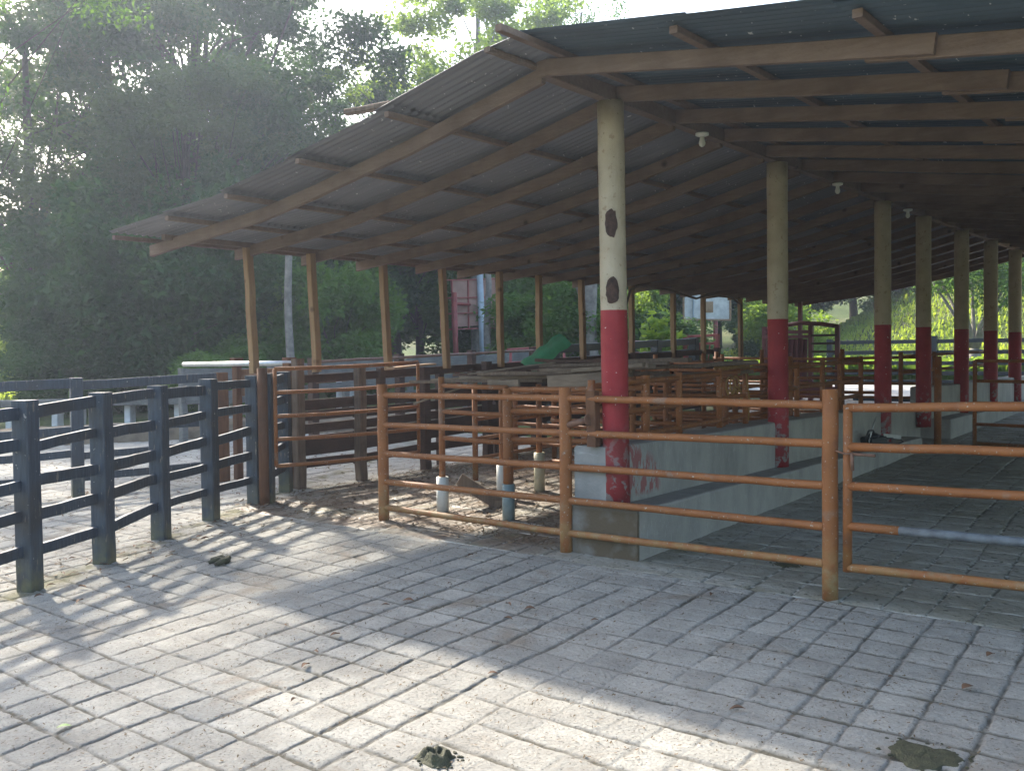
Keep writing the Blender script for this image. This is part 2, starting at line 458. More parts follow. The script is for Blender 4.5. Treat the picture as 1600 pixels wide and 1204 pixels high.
def scored(name, us, vs, skew, depth, mat, half, rough_amp, xoff=0., jit=.008, zoff=0., nin=3):
    """a concrete sheet with real scored grooves at the given u and v lines"""
    def samples(L):
        out = []
        for a, b in zip(L[:-1], L[1:]):
            d = b-a; hw = min(half, d*.2)
            out += [a, a+hw*.5, a+hw*.8, a+hw*1.2, a+hw*2]+[a+hw*2+(d-hw*4)*k/nin for k in range(1, nin)]+[b-hw*2, b-hw*1.2, b-hw*.8, b-hw*.5]
        return np.array(out+[L[-1]])
    U = samples(us); V = samples(vs)
    gu, gv = np.meshgrid(U, V)
    du = np.min(np.abs(gu[0][:, None]-np.array(us)[None, :]), 1); dv = np.min(np.abs(gv[:, 0][:, None]-np.array(vs)[None, :]), 1)
    DU, DV = np.meshgrid(du, dv)
    iu = np.searchsorted(us, U, 'right'); iv = np.searchsorted(vs, V, 'right'); IU, IV = np.meshgrid(iu, iv)
    # wobble of lines
    X = gu-skew*gv+(n2(gu, gv, 1.7, 1)-.5)*jit*4+(n2(gu, gv, 9, 3)-.5)*jit
    Y = gv+(n2(gu, gv, 1.9, 5)-.5)*jit*4+(n2(gu, gv, 10, 6)-.5)*jit
    X = X+(n2(gu, gv, 34, 21)-.5)*.010; Y = Y+(n2(gu, gv, 31, 22)-.5)*.010
    su = .30+1.0*n2(gu, gv, 1.1, 8)+.35*(n2(gu, gv, 12, 18)-.5); sv = .38+1.0*n2(gu, gv, 1.0, 9)+.45*(n2(gu, gv, 12, 19)-.5)
    wu = half*(.75+.7*n2(gu, gv, 2.3, 28)); wv = half*(.8+.7*n2(gu, gv, 2.1, 29))
    g = np.clip(np.maximum(np.clip(1.25-DU/wu, 0, 1)*su, np.clip(1.25-DV/wv, 0, 1)*sv), 0, 1)
    tile = np.mod(np.sin(IU*12.9898+IV*78.233)*43758.5453, 1)
    Z = S*Y+zoff-depth*np.clip(g*1.6-.25, 0, 1)+(n2(X, Y, 3, 11)-.5)*rough_amp+(n2(X, Y, 14, 12)-.5)*rough_amp*.8+(n2(X, Y, 37, 13)-.5)*rough_amp*.7
    Z += (tile-.5)*.003*(1-np.clip(g*1.5, 0, 1))
    co_ = np.stack([X, Y, Z], -1).reshape(-1, 3)
    nx, ny = len(U), len(V); i = np.arange(nx*ny).reshape(ny, nx)
    q = np.stack([i[:-1, :-1], i[:-1, 1:], i[1:, 1:], i[1:, :-1]], -1).reshape(-1, 4)
    return npmesh(name, co_, q, mat, 'structure', {'groove': np.clip(g*1.9-.55, 0, 1), 'tile': tile})
us = [-.92, -1.15, -1.38, -1.60, -1.785, -1.97, -2.22, -2.47, -2.725, -2.97, -3.215, -3.465, -3.71]
rs = random.Random(3); u = -3.71
while u > -7.6: u -= rs.uniform(.22, .25); us.append(u)
yard_left = u
u = -.92; up_ = []
while u < 2.6: u += rs.uniform(.22, .25); up_.append(u)
us = sorted(us+up_)
vs = [round(2.36+.2217*k, 4) for k in range(-12, 15)]      # up to about 5.46
vs = [v for v in vs if v < 5.5]+[5.58]
scored('yard_paving', us, vs, .055, .009, M['pave'], .014, .005, zoff=.004, nin=7)
usl = [yard_left]
while usl[-1] > -17.6: usl.append(usl[-1]-rs.uniform(.22, .27))
usl = sorted(usl)
vsl = [round(-.3+.2217*k, 4) for k in range(0, 56)]
scored('side_yard_paving', usl, vsl, .055, .010, M['pave'], .014, .006, zoff=.003)
# barn floor
uf = sorted([-2.27, -2.0, -1.70, -1.455, -1.211, -.969, -2.59, -2.88, -3.15]+[-.969+.25*k for k in range(1, 30)]+[-3.4-.25*k for k in range(0, 17)])
uf = [yard_left]+[x for x in uf if x > yard_left+.05]
vf = [5.58+.30*k for k in range(0, 55)]
scored('barn_floor', uf, vf, .055, .007, M['floor'], .012, .006, zoff=.003)
# pale apron behind the barn
grid('back_apron', np.linspace(-17, 7, 40), np.linspace(21.8, 25.6, 8), lambda X, Y: S*Y+.002+(n2(X, Y, 2, 4)-.5)*.01, M['apron'])
# low earth bank / kerb along the far side of the left yard
b = MB(); rings = []
for k in range(40):
    a = k/39; x = -18.5+a*7.5; y = 4.2+a*8.85
    n_ = Vector((-.763, .647, 0)); z0 = S*y
    pr = [(-.10, -.05), (-.03, .10), (.08, .20), (.5, .26), (1.4, .22), (2.4, -.1)]
    rings.append([Vector((x, y, z0))+n_*(p[0]+random.uniform(-.03, .03))+Vector((0, 0, p[1]+random.uniform(-.03, .03))) for p in pr])
n = 6; vsx = [p for r in rings for p in r]; fsx = [(i*n+j, i*n+j+1, (i+1)*n+j+1, (i+1)*n+j) for i in range(39) for j in range(n-1)]
b.add(vsx, fsx, True); tag(b.build('kerb_bank', M['dirt']), kind='structure')

# ------------------------------------------------------------------ the open barn
barn = empty('open_barn', (-3.78, 13, .37), 'long open sided barn with corrugated roof, cream and red columns and tan timber rafters', 'barn')
PL = [(-3.78, 3.50), (-5.03, 3.20), (-6.07, 3.00), (-6.79, 2.875), (-7.75, 2.78), (-8.6, 2.69)]
PR = [(-3.78, 3.54), (-2.24, 3.316), (-.96, 3.14), (4.6, 2.42)]
def prof(pr, x):
    xs_ = [p[0] for p in pr]; zs_ = [p[1] for p in pr]
    if xs_[0] > xs_[-1]: xs_, zs_ = xs_[::-1], zs_[::-1]
    return float(np.interp(x, xs_, zs_))
def column(x, y, zb, zt, r, lean, rough=1.):
    b = MB(); pts = []; rr = []
    for i in range(15):
        k = i/14; z = zt+(zb-zt)*k
        pts.append((x+lean*k*.6, y+lean*k*.2, z)); rr.append(r*(1+.04*(1-k)*0+random.uniform(-.02, .02)*rough))
    b.tube(pts, rr, 28); return part(b, 'column', M['column'], barn)
CY = [5.90, 8.84, 11.98, 13.70, 15.70, 17.60, 19.50]
cols = []
for i, y in enumerate(CY):
    zb = .531 if i < 3 else (.60 if i == 3 else .68)
    cols.append(column(-3.78, y, zb, 3.447, [.097, .098, .097, .098, .104, .108, .108][i], .05 if i == 0 else .02))
# dark scars where bark shows through on the first column
def scar(col, y, z, w, h, ang):
    b = MB(); vs_ = []; r = .0995; n_ = 22
    cx, cy = -3.78+.05*.6*(3.447-z)/3.0, 5.90
    for ring, e in ((1., 0), (.8, .004), (.35, .001)):
        for k in range(n_):
            t = 2*math.pi*k/n_; j = 1+random.uniform(-.11, .11)
            a = ang+math.cos(t)*w*ring*j/r; rr = r+e
            vs_.append((cx+math.cos(a)*rr, cy+math.sin(a)*rr, z+math.sin(t)*h*ring*j))
    vs_.append((cx+math.cos(ang)*(r-.0), cy+math.sin(ang)*(r-.0), z))
    fs_ = []
    for q in range(2):
        for k in range(n_): l = (k+1) % n_; fs_.append((q*n_+k, q*n_+l, (q+1)*n_+l, (q+1)*n_+k))
    for k in range(n_): fs_.append((2*n_+k, 2*n_+(k+1) % n_, 3*n_))
    b.add(vs_, fs_, True); return part(b, 'bark_scar', M['scar'], col)
face = math.atan2(0-5.9, 0+3.78)       # direction to the viewer side
scar(cols[0], 0, 2.57, .046, .105, face-.08)
scar(cols[0], 0, 2.09, .052, .095, face-.04)
scar(cols[0], 0, 2.93, .02, .08, face-1.45)
# ridge beam
b = MB()
seg_y = [5.07, 6.6, 8.85, 12.0, 13.7, 17.6, 21.0]
for a, c in zip(seg_y[:-1], seg_y[1:]):
    b.beam((-3.78, a+.002, 3.50), (-3.78, c-.002, 3.50), .09, .105, .005, 4, .002)
part(b, 'ridge_beam', M['pinex'], barn)
RY = [5.116+.86*k for k in range(19)]
def poly(pr, x0, x1, dz):
    xs_ = sorted(set([x0, x1]+[p[0] for p in pr if min(x0, x1) < p[0] < max(x0, x1)]), reverse=x0 > x1)
    return [(x, prof(pr, x)+dz) for x in xs_]
for k, y in enumerate(RY):
    # left rafters: follow the sagging slope
    xe = -8.52 if k == 0 else random.uniform(-8.46, -8.30)
    pts = poly(PL, -3.79, xe, -.03); b = MB(); jy = random.uniform(-.02, .02)
    prs = [(-.02, -.052), (.02, -.052), (.023, -.049), (.023, .049), (.02, .052), (-.02, .052), (-.023, .049), (-.023, -.049)]
    rings = []
    fine = []
    for (xa, za), (xb, zb_) in zip(pts[:-1], pts[1:]):
        for s_i in range(3): fine.append((xa+(xb-xa)*s_i/3, za+(zb_-za)*s_i/3))
    fine.append(pts[-1])
    for x, z in fine:
        wy = random.uniform(-.004, .004); rings.append([Vector((x, y+jy+wy+a_, z+c__+random.uniform(-.002, .002))) for a_, c__ in prs])
    b.sweep(rings, False); part(b, 'rafter', M['pinex'], barn)
    # right rafters: two lapped boards
    b = MB(); xm = -1.35+.16*(k % 3); y2 = y-.045 if k else y-.03
    b.beam((-3.74, y2, prof(PR, -3.74)-.03), (xm, y2, prof(PR, xm)-.03), .046, .104, .004, 4, .0025)
    b.beam((xm-.35, y2+.047, prof(PR, xm-.35)-.035), (4.3, y2+.05, prof(PR, 4.3)-.035), .046, .108, .004, 5, .0025)
    part(b, 'rafter', M['pinex'], barn)
# purlins
for x in (-4.80, -5.76, -6.66, -7.53, -8.40):
    b = MB(); y = 4.66
    while y < 21:
        y2 = min(y+random.uniform(2.6, 3.4), 21.05)
        b.beam((x+random.uniform(-.01, .01), y, prof(PL, x)+.043), (x+random.uniform(-.01, .01), y2, prof(PL, x)+.043), .045, .038, .003, 3, .003); y = y2+.01
    part(b, 'purlin', M['pinex'], barn)
for x in (-3.62, -2.61, -1.62, -.6, .42, 1.44, 2.46, 3.48, 4.5):
    b = MB(); y = 4.42 if x == -3.62 else 4.72
    while y < 21:
        y2 = min(y+random.uniform(2.6, 3.4), 21.05)
        b.beam((x+random.uniform(-.012, .012), y, prof(PR, x)+.046), (x+random.uniform(-.012, .012), y2, prof(PR, x)+.046), .05, .042, .003, 3, .004); y = y2+.01
    part(b, 'purlin', M['pinex'], barn)
b = MB(); b.beam((-3.86, 4.62, 3.53), (-3.84, 5.09, 3.53), .05, .035, .008, 6, .006); part(b, 'purlin', M['gnarl'], barn)
b = MB(); b.beam((-5.14, 4.60, 3.35), (-4.80, 4.70, 3.37), .06, .04, .008, 3, .004); part(b, 'roof_stick', M['gnarl'], barn)
# corrugated sheets, row by row, each lower row tucked under the one above
def sheet_row(pr, xt, xb, ystart, yend, mat, name='roof_sheet', lift=.0):
    per = .076; ny = int((yend-ystart)/per*6)
    ysn = np.linspace(ystart, yend, ny); sec = np.floor((ysn-ystart)/.80)
    rj = np.random.default_rng(int(abs(xt)*1000)); off = rj.uniform(-.03, .03, 60)
    tn = np.linspace(0, 1, 5)
    Yg, Tg = np.meshgrid(ysn, tn); so_ = off[sec.astype(int)][None, :]
    xa = xt+0*Yg; xb_ = xb+so_*np.sign(xb-xt)*1.2
    X = xa+(xb_-xa)*Tg
    base = np.interp(X, *(lambda a: (a[0], a[1]))(([p[0] for p in pr][::-1], [p[1] for p in pr][::-1]) if pr[0][0] > pr[-1][0] else ([p[0] for p in pr], [p[1] for p in pr])))
    Z = base+.076+lift+Tg*.022+.0085*np.sin(2*math.pi*Yg/per)+(sec % 2)[None, :]*.003+(n2(X, Yg, .6, 3)-.5)*.012
    co_ = np.stack([X, Yg, Z], -1).reshape(-1, 3)
    i = np.arange(ny*5).reshape(5, ny); q = np.stack([i[:-1, :-1], i[:-1, 1:], i[1:, 1:], i[1:, :-1]], -1).reshape(-1, 4)
    ob = npmesh(name, co_-np.array(barn.location), q, mat); ob.parent = barn; return ob
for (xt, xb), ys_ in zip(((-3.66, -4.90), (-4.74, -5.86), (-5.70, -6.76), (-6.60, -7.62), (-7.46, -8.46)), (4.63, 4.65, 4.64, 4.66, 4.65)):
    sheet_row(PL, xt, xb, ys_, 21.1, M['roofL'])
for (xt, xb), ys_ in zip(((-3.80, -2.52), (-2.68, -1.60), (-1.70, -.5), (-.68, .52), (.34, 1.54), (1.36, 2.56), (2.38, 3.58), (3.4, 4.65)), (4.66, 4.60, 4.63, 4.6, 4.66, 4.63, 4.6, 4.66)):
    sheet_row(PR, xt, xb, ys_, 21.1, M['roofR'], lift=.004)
# eave beam and its posts
b = MB(); y = 5.0
while y < 21:
    y2 = min(y+random.uniform(2.4, 3.2), 21); b.beam((-8.13, y, 2.765), (-8.13, y2, 2.765), .05, .05, .004, 3, .004); y = y2+.005
part(b, 'eave_beam', M['pinex'], barn)
EY = [5.95, 6.76, 7.82, 8.83, 9.96, 10.83, 11.89, 13.32, 14.66, 15.77, 17.3]
for k, y in enumerate(EY):
    j = .09 if k < 4 else random.uniform(-.03, .06)
    ep = P_beam(barn, 'eave_post', M['post'], (-8.15, y, 2.745), (-8.15+j*.5, y+j*.3, 1.47), .078, .078, .006, 6, .004)
    if k > 1: P_beam(ep, 'post_foot', M['brown'], (-8.27+j*.5, y+.02, 1.50), (-8.27+j*.5, y+.02, gz(0, y)-.05), .085, .085, .006, 5, .004)
for y in (18.9, 20.3):
    P_beam(barn, 'eave_post', M['redw'], (-8.15, y, 2.745), (-8.15, y, gz(0, y)-.05), .08, .08, .006, 4, .002)
for y in (6.0, 10, 14, 18, 20.9):      # posts of the hidden right eave
    P_beam(barn, 'eave_post', M['post'], (4.2, y, prof(PR, 4.2)-.08), (4.2, y, gz(0, y)-.05), .08, .08, .006, 6, .003)
# cable loop strung under the eave
b = MB(); b.tube([(-7.90, 11.9, .9), (-7.30, 11.9, 2.55), (-7.28, 12.1, 2.62), (-7.3, 13.0, 2.60), (-7.3, 13.9, 2.50), (-7.3, 14.3, 2.58), (-7.3, 15.2, 2.57), (-7.28, 15.5, 2.45), (-7.28, 15.5, .9)], .018, 6)
part(b, 'cable', M['gnarl'], barn)

b = MB(); b.tube([(-3.725, 5.3+.45*k, 3.452-.010*(k % 2)) for k in range(30)], .0035, 5); part(b, 'lamp_cable', M['gnarl'], barn)
# bare lamps hung under the ridge beam
for lab, y, z in (('bare white lamp holder under the ridge between the two nearest columns', 7.19, 3.44),
                  ('bare white lamp holder under the ridge between second and third column', 10.29, 3.44),
                  ('bare white lamp holder under the ridge just past the third column', 12.79, 3.44)):
    t = empty('ceiling_lamp', (-3.72, y, z), lab, 'lamp', 'bare lamps along the ridge beam')
    P_tube(t, 'lamp_base', M['bulb'], [(-3.72, y, z+.0), (-3.72, y, z-.018), (-3.72, y, z-.03)], [.055, .055, .02], 14)
    P_tube(t, 'bulb', M['bulb'], [(-3.72, y, z-.03), (-3.72, y, z-.05), (-3.72, y, z-.08), (-3.72, y, z-.10), (-3.72, y, z-.112)], [.018, .02, .028, .022, .008], 12)

# ------------------------------------------------------------------ feed troughs
def trough(y0, y1, label, zt=.537, wt=.965):
    t = empty('feed_trough', (-3.9, y0, gz(0, y0)), label, 'feed trough')
    b = MB(); n_ = 14
    for nm, xa, xb, zb, ztp in (('trough_base', -4.08, -3.52, None, zt), ('trough_wall', -4.06, -3.76, zt-.02, wt)):
        b = MB(); rings = []
        for k in range(n_+1):
            y = y0+(y1-y0)*k/n_ + (.003 if nm == 'trough_wall' else 0)
            z0 = gz(0, y)-.08 if zb is None else zb
            jx = random.uniform(-.006, .006); jz = random.uniform(-.006, .006); c = .018
            rings.append([Vector(p) for p in ((xa, y, z0), (xb+jx, y, z0), (xb+jx, y, ztp-c+jz), (xb+jx-c*.4, y, ztp-c*.3+jz), (xb+jx-c, y, ztp+jz), (xa+c, y, ztp+jz), (xa, y, ztp-c+jz))])
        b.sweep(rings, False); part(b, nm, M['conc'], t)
    return t
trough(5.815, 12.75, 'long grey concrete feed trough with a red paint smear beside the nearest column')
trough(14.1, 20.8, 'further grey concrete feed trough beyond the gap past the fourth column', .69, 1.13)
b = MB(); b.beam((-4.3, 12.95, .62), (-4.3, 13.9, .62), .9, .5, .02, 2, .01)
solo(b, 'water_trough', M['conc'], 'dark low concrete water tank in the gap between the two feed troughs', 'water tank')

# ------------------------------------------------------------------ front pipe railing and gate
rail_root = empty('pipe_railing', (-4.13, 5.805, .168), 'orange steel pipe railing of three posts and five rails across the barn front', 'railing')
FP = [(-6.238, 5.96, .173, 1.215), (-4.13, 5.805, .168, 1.228), (-2.082, 5.646, .164, 1.256)]
RH = [(1.118, .855, .597, .345, .115), (1.147, .89, .637, .388, .144), (1.161, .931, .678, .432, .209)]
for x, y, z, h in FP:
    P_tube(rail_root, 'post', M['orange'], [(x+random.uniform(-.003, .003), y, z-.06+(h+.06)*k/6) for k in range(7)], .047, 18)
for i in range(2):
    for a, c in zip(RH[i], RH[i+1]):
        x0, y0, z0, _ = FP[i]; x1, y1, z1, _ = FP[i+1]
        pts = []
        for k in range(9):
            q = k/8; sg = random.uniform(-.002, .002)
            pts.append((x0+.03+(x1-x0-.06)*q, y0+(y1-y0)*q, z0+a+(z1+c-z0-a)*q+sg))
        P_tube(rail_root, 'rail', M['orange'], [pts[0], (pts[0][0]*.93+pts[1][0]*.07, pts[0][1]*.93+pts[1][1]*.07, pts[0][2]*.93+pts[1][2]*.07)]+pts[1:-1]+[(pts[-1][0]*.93+pts[-2][0]*.07, pts[-1][1]*.93+pts[-2][1]*.07, pts[-1][2]*.93+pts[-2][2]*.07), pts[-1]], [.034, .0265]+[.0255+random.uniform(-.0006, .0006) for _ in range(7)]+[.0265, .035], 14)
# open pipe gate to the right of the third post
gx = lambda x: 5.646-.0776*(x+2.082)
g1 = empty('pipe_gate', (-1.985, gx(-1.985), .26), 'orange pipe gate closing the barn aisle at the right, one rail scraped to grey', 'gate')
zl_ = [1.315, 1.084, .852, .616, .371]; zr_ = [1.40, 1.16, .93, .67, .47]
for x in (-1.975, .47):
    P_tube(g1, 'stile', M['orange'], [(x, gx(x), .345), (x, gx(x), .8), (x, gx(x), 1.33 if x < 0 else 1.41)], .027, 14)
for k, (a, c) in enumerate(zip(zl_, zr_)):
    pts = [(-1.975+2.445*q/8, gx(-1.975+2.445*q/8), a+(c-a)*q/8+random.uniform(-.003, .003)) for q in range(9)]
    if k == 3:
        P_tube(g1, 'rail', M['orange'], pts[:2], .026, 14)
        ob = P_tube(g1, 'rail', M['galv'], pts[1:], .0262, 14); ob['label'] = 'rail scraped to bare grey metal'
    else: P_tube(g1, 'rail', M['orange'], pts, .026, 14)
b = MB(); b.tube([(-1.95, 5.60, 1.045), (-1.80, 5.59, 1.045)], .009, 8); b.tube([(-1.935, 5.595, 1.05), (-1.93, 5.59, .95)], .011, 8); b.tube([(-2.03, 5.6, 1.06), (-1.97, 5.585, 1.045), (-1.93, 5.6, 1.05)], .006, 6)
part(b, 'latch', M['rust'], g1)
b = MB(); b.tube([(.57, gx(.57), .1), (.57, gx(.57), 1.42)], .047, 18)
solo(b, 'gate_post', M['orange'], 'orange steel post holding the right end of the aisle gate', 'post')

# gate swung back on the left, with its post
b = MB(); b.tube([(-7.86, 5.885, .10), (-7.86, 5.885, .9), (-7.865, 5.885, 1.53)], .05, 12)
solo(b, 'gate_post', M['brown2'], 'rust brown square gate post tight against the last blue black fence post', 'post')
g2 = empty('pipe_gate', (-7.80, 5.99, .2), 'rust orange pipe gate swung back in front of the dark plank fence', 'gate')
A_ = Vector((-7.80, 5.99)); B_ = Vector((-7.521, 7.736)); za = [1.519, 1.283, 1.046, .816, .55]; zb2 = [1.563, 1.319, 1.067, .816, .556]
for P, zz in ((A_, za), (B_, zb2)):
    P_tube(g2, 'stile', M['orange'], [(P.x, P.y, zz[4]), (P.x, P.y, zz[0])], .02, 12)
for a, c in zip(za, zb2):
    P_tube(g2, 'rail', M['orange'], [(A_.x+(B_.x-A_.x)*q/6, A_.y+(B_.y-A_.y)*q/6, a+(c-a)*q/6-.012*math.sin(math.pi*q/6)) for q in range(7)], .02, 12)

# ------------------------------------------------------------------ blue black timber fences
def low_attr(ob, z0):
    me = ob.data; n_ = len(me.vertices); a = me.attributes.new('low', 'FLOAT', 'POINT')
    for i, v in enumerate(me.vertices): a.data[i].value = max(0., min(1., 1-(v.co.z-z0)/.3))
def timber_fence(label, posts, heights, rail_tops, rail_h, group='blue black timber yard fences', w=.125, mat='blue', mats=None, side=.0):
    x0, y0 = posts[0]; root = empty('timber_fence', (x0, y0, gz(x0, y0)), label, 'fence', group)
    for k, ((x, y), h) in enumerate(zip(posts, heights)):
        d = Vector(posts[min(k+1, len(posts)-1)])-Vector(posts[max(k-1, 0)]); an = math.atan2(d.y, d.x)
        b = MB(); z = gz(x, y)
        b.beam((x, y, z-.1), (x+random.uniform(-.008, .008), y+random.uniform(-.008, .008), z+h), w, w, .008, 8, .0022, up=(math.cos(an), math.sin(an), 0))
        b.v[-1] = b.v[-1]
        ob = part(b, 'post', M[(mats or {}).get(k, mat)], root)
        if (mats or {}).get(k, mat) == 'blue': low_attr(ob, 0)
    for k in range(len(posts)-1):
        a = Vector(posts[k]); c = Vector(posts[k+1]); d = (c-a).normalized(); nrm = Vector((-d.y, d.x))
        for j, (rt, rh) in enumerate(zip(rail_tops, rail_h)):
            e = random.uniform(-.02, .02); f = random.uniform(-.02, .02)
            pa = a+d*(w*.3)+nrm*side; pc = c-d*(w*.3)+nrm*side
            P_beam(root, 'rail', M[mat], (pa.x, pa.y, gz(*a)+rt-rh/2+e), (pc.x, pc.y, gz(*c)+rt-rh/2+f), .04, rh+random.uniform(-.008, .008), .005, 5, .003)
    return root
timber_fence('near blue black timber fence running from the left edge to the brown gate post',
             [(-6.2, 2.2), (-6.548, 2.985), (-6.858, 3.673), (-7.278, 4.399), (-7.643, 5.126), (-7.984, 5.866)],
             [1.28, 1.282, 1.282, 1.284, 1.294, 1.285], (1.25, 1.01, .765, .535, .30), (.085, .078, .08, .075, .075), side=.015)
timber_fence('far blue black timber fence on the other side of the left yard lane',
             [(-11.31, 2.0), (-10.73, 3.58), (-10.143, 5.154), (-9.60, 6.62)],
             [1.28, 1.28, 1.283, 1.27], (1.265, .765, .49, .25), (.10, .085, .075, .08), side=.0, mats={3: 'brown2'})
timber_fence('short blue black fence stub stepping back behind the brown gate post',
             [(-7.93, 5.98), (-8.316, 6.508)], [1.30, 1.29], (1.27, 1.02, .77, .54, .30), (.085, .078, .08, .075, .075), side=.0)
# dark brown plank fence of the pens
PF = [(-8.364, 6.72), (-8.2, 7.471), (-8.136, 8.47), (-8.12, 9.63), (-8.10, 10.8), (-8.1, 12.0), (-8.1, 13.3), (-8.1, 14.7), (-8.1, 16.2)]
PH = [1.42, 1.335, 1.25, 1.27, 1.26, 1.25, 1.26, 1.25, 1.25]
pf = empty('plank_fence', (-8.2, 7.47, .2), 'dark brown plank fence with slits of light closing the back of the pens', 'fence')
for k, ((x, y), h) in enumerate(zip(PF, PH)):
    z = gz(x, y)
    P_beam(pf, 'post', M['gnarl'] if k < 2 else M['brown'], (x+.02, y, z-.1), (x, y+.01, z+h), .11, .11, .012, 9, .006, up=(1, 0, 0))
bt = [(1.24, .09), (.96, .115), (.83, .105), (.70, .10), (.575, .22), (.30, .10)]
for k in range(len(PF)-1):
    a = Vector(PF[k]); c = Vector(PF[k+1])
    for rt, rh in bt:
        e, f = random.uniform(-.015, .015), random.uniform(-.015, .015)
        P_beam(pf, 'plank', M['brown'], (a.x-.07, a.y-.03, gz(*a)+rt-rh/2+e), (c.x-.07, c.y+.03, gz(*c)+rt-rh/2+f), .028, rh, .003, 4, .002)
b = MB(); b.beam((-8.02, 7.80, 1.49), (-8.06, 8.55, 1.53), .12, .022, .003, 4, .003)
solo(b, 'tie_board', M['pine'], 'tan board laid level from an eave post to the plank fence', 'board')
# old silvery fence further out
of = empty('board_fence', (-14, 12, .35), 'weathered silver grey board fence standing beyond the pens', 'fence')
for k in range(11):
    y = 8.9+k*1.75; P_beam(of, 'post', M['oldgrey'], (-14.0, y, gz(0, y)-.1), (-13.98, y, gz(0, y)+1.2), .11, .11, .01, 5, .006)
    if k < 10:
        for rt, rh in ((1.16, .30), (.80, .14), (.48, .14)):
            P_beam(of, 'board', M['oldgrey'], (-13.93, y, gz(0, y)+rt-rh/2+random.uniform(-.04, .04)), (-13.93, y+1.75, gz(0, y+1.75)+rt-rh/2+random.uniform(-.04, .04)), .025, rh, .003, 5, .006)
# second, higher pipe fence between
sf = empty('pipe_railing', (-10.6, 10, .3), 'rusty pipe railing just outside the dark plank fence', 'railing')
for k in range(6):
    y = 8.8+k*1.7; P_beam(sf, 'post', M['brown'], (-10.6, y, gz(0, y)-.1), (-10.6, y, gz(0, y)+1.36), .12, .12, .01, 4, .005)
    if k < 5:
        for h in (1.30, 1.02, .7, .4):
            P_tube(sf, 'rail', M['rust'], [(-10.54, y, gz(0, y)+h), (-10.54, y+.85, gz(0, y)+h+.03), (-10.54, y+1.7, gz(0, y+1.7)+h)], .022, 8)

# chute portal on the left with the shining pipe over it
ch = empty('chute_gate', (-9.0, 6.82, .2), 'rust brown chute gate of two flared posts joined by boards below the shining pipe', 'gate')
for x in (-9.595, -8.62):
    b = MB(); b.beam((x, 6.82, .1), (x, 6.82, 1.60), .085, .085, .006, 6, .003); b.beam((x, 6.82, 1.585), (x, 6.82, 1.63), .12, .12, .012, 1)
    part(b, 'post', M['brown2'], ch)
P_beam(ch, 'board', M['brown2'], (-9.57, 6.86, 1.43), (-8.64, 6.86, 1.45), .03, .13, .004, 3, .002)
P_beam(ch, 'board', M['brown2'], (-9.57, 6.86, 1.24), (-8.64, 6.86, 1.26), .03, .12, .004, 3, .002)
b = MB(); b.tube([(-10.56, 6.74, 1.555), (-9.5, 6.74, 1.56), (-8.36, 6.74, 1.565)], .03, 18)
solo(b, 'steel_pipe', M['steel'], 'long bright steel pipe lying level across the chute gate', 'pipe')
b = MB(); b.beam((-8.47, 6.70, .1), (-8.47, 6.70, 1.57), .10, .13, .01, 6, .003)
solo(b, 'chute_post', M['brown2'], 'rust orange block topped post where the shining pipe ends', 'post')

# ------------------------------------------------------------------ pens inside the barn
def pipe_post(root, x, y, top, r=.036, sleeve=None, sh=.33, mat='orange'):
    z = gz(x, y)
    ob = P_tube(root, 'post', M[mat], [(x, y, z-.05), (x, y, (z+top)/2), (x, y, top)], r, 12)
    if sleeve: 
        b = MB(); b.tube([(x, y, z-.03), (x, y, z+sh)], .056, 16); part(b, 'sleeve', M[sleeve], ob)
p1 = empty('pen_railing', (-5.27, 6.535, .19), 'orange pen railing on plastic sleeved feet behind the front railing', 'railing')
pipe_post(p1, -6.025, 6.504, 1.44, .03, 'pvc'); pipe_post(p1, -5.267, 6.535, 1.345, .046, 'pvcg', .32)
for z in (1.363, 1.123, .881): P_tube(p1, 'rail', M['orange'], [(-6.0, 6.50, z), (-5.6, 6.52, z-.01), (-5.27, 6.53, z-.01)], .022, 10)
for z in (1.335, 1.15, .90, .70): P_tube(p1, 'rail', M['orange'], [(-5.25, 6.54, z), (-4.6, 6.60, z+.01), (-3.97, 6.66, z+.03)], .024, 10)
p2 = empty('pen_railing', (-5.94, 7.88, .23), 'orange middle pen railing running back along the pens from a sleeved post', 'railing')
pipe_post(p2, -5.943, 7.884, 1.333, .03, 'pvcy', .40); pipe_post(p2, -6.015, 7.365, 1.30, .028, 'pvc', .36)
for y in (9.2, 10.6, 12.0, 13.5): pipe_post(p2, -5.95, y, 1.35+.02*(y-8), .032)
for z in (1.28, 1.0, .74, .5):
    P_tube(p2, 'rail', M['orange'], [(-6.02, 7.36, z), (-5.94, 7.9, z+.01), (-5.95, 10.6, z+.07), (-5.95, 13.5, z+.15)], .021, 10)
for i, (y, lab) in enumerate(((9.2, 'first orange cross railing inside the pens beyond the plank pile'), (10.9, 'second orange cross railing inside the pens'),
                              (12.6, 'third orange cross railing inside the pens'), (14.6, 'fourth orange cross railing deepest in the pens'))):
    p = empty('pen_railing', (-5.6, y, gz(0, y)), lab, 'railing', 'cross railings of the pens')
    for x in (-7.3, -6.5, -5.2, -4.5): pipe_post(p, x, y, gz(0, y)+1.22+random.uniform(-.02, .05), .034)
    for h in (1.12, .93, .74, .53, .30):
        P_tube(p, 'rail', M['orange'], [(-7.35, y, gz(0, y)+h), (-5.6, y+.01, gz(0, y)+h-.02), (-4.0, y, gz(0, y)+h)], .022, 10)
p5 = empty('pen_railing', (-7.0, 9, .26), 'orange long railing between the plank fence and the middle pen railing', 'railing')
for y in (8.1, 9.6, 11.1, 12.7, 14.2): pipe_post(p5, -7.0, y, gz(0, y)+1.2, .032)
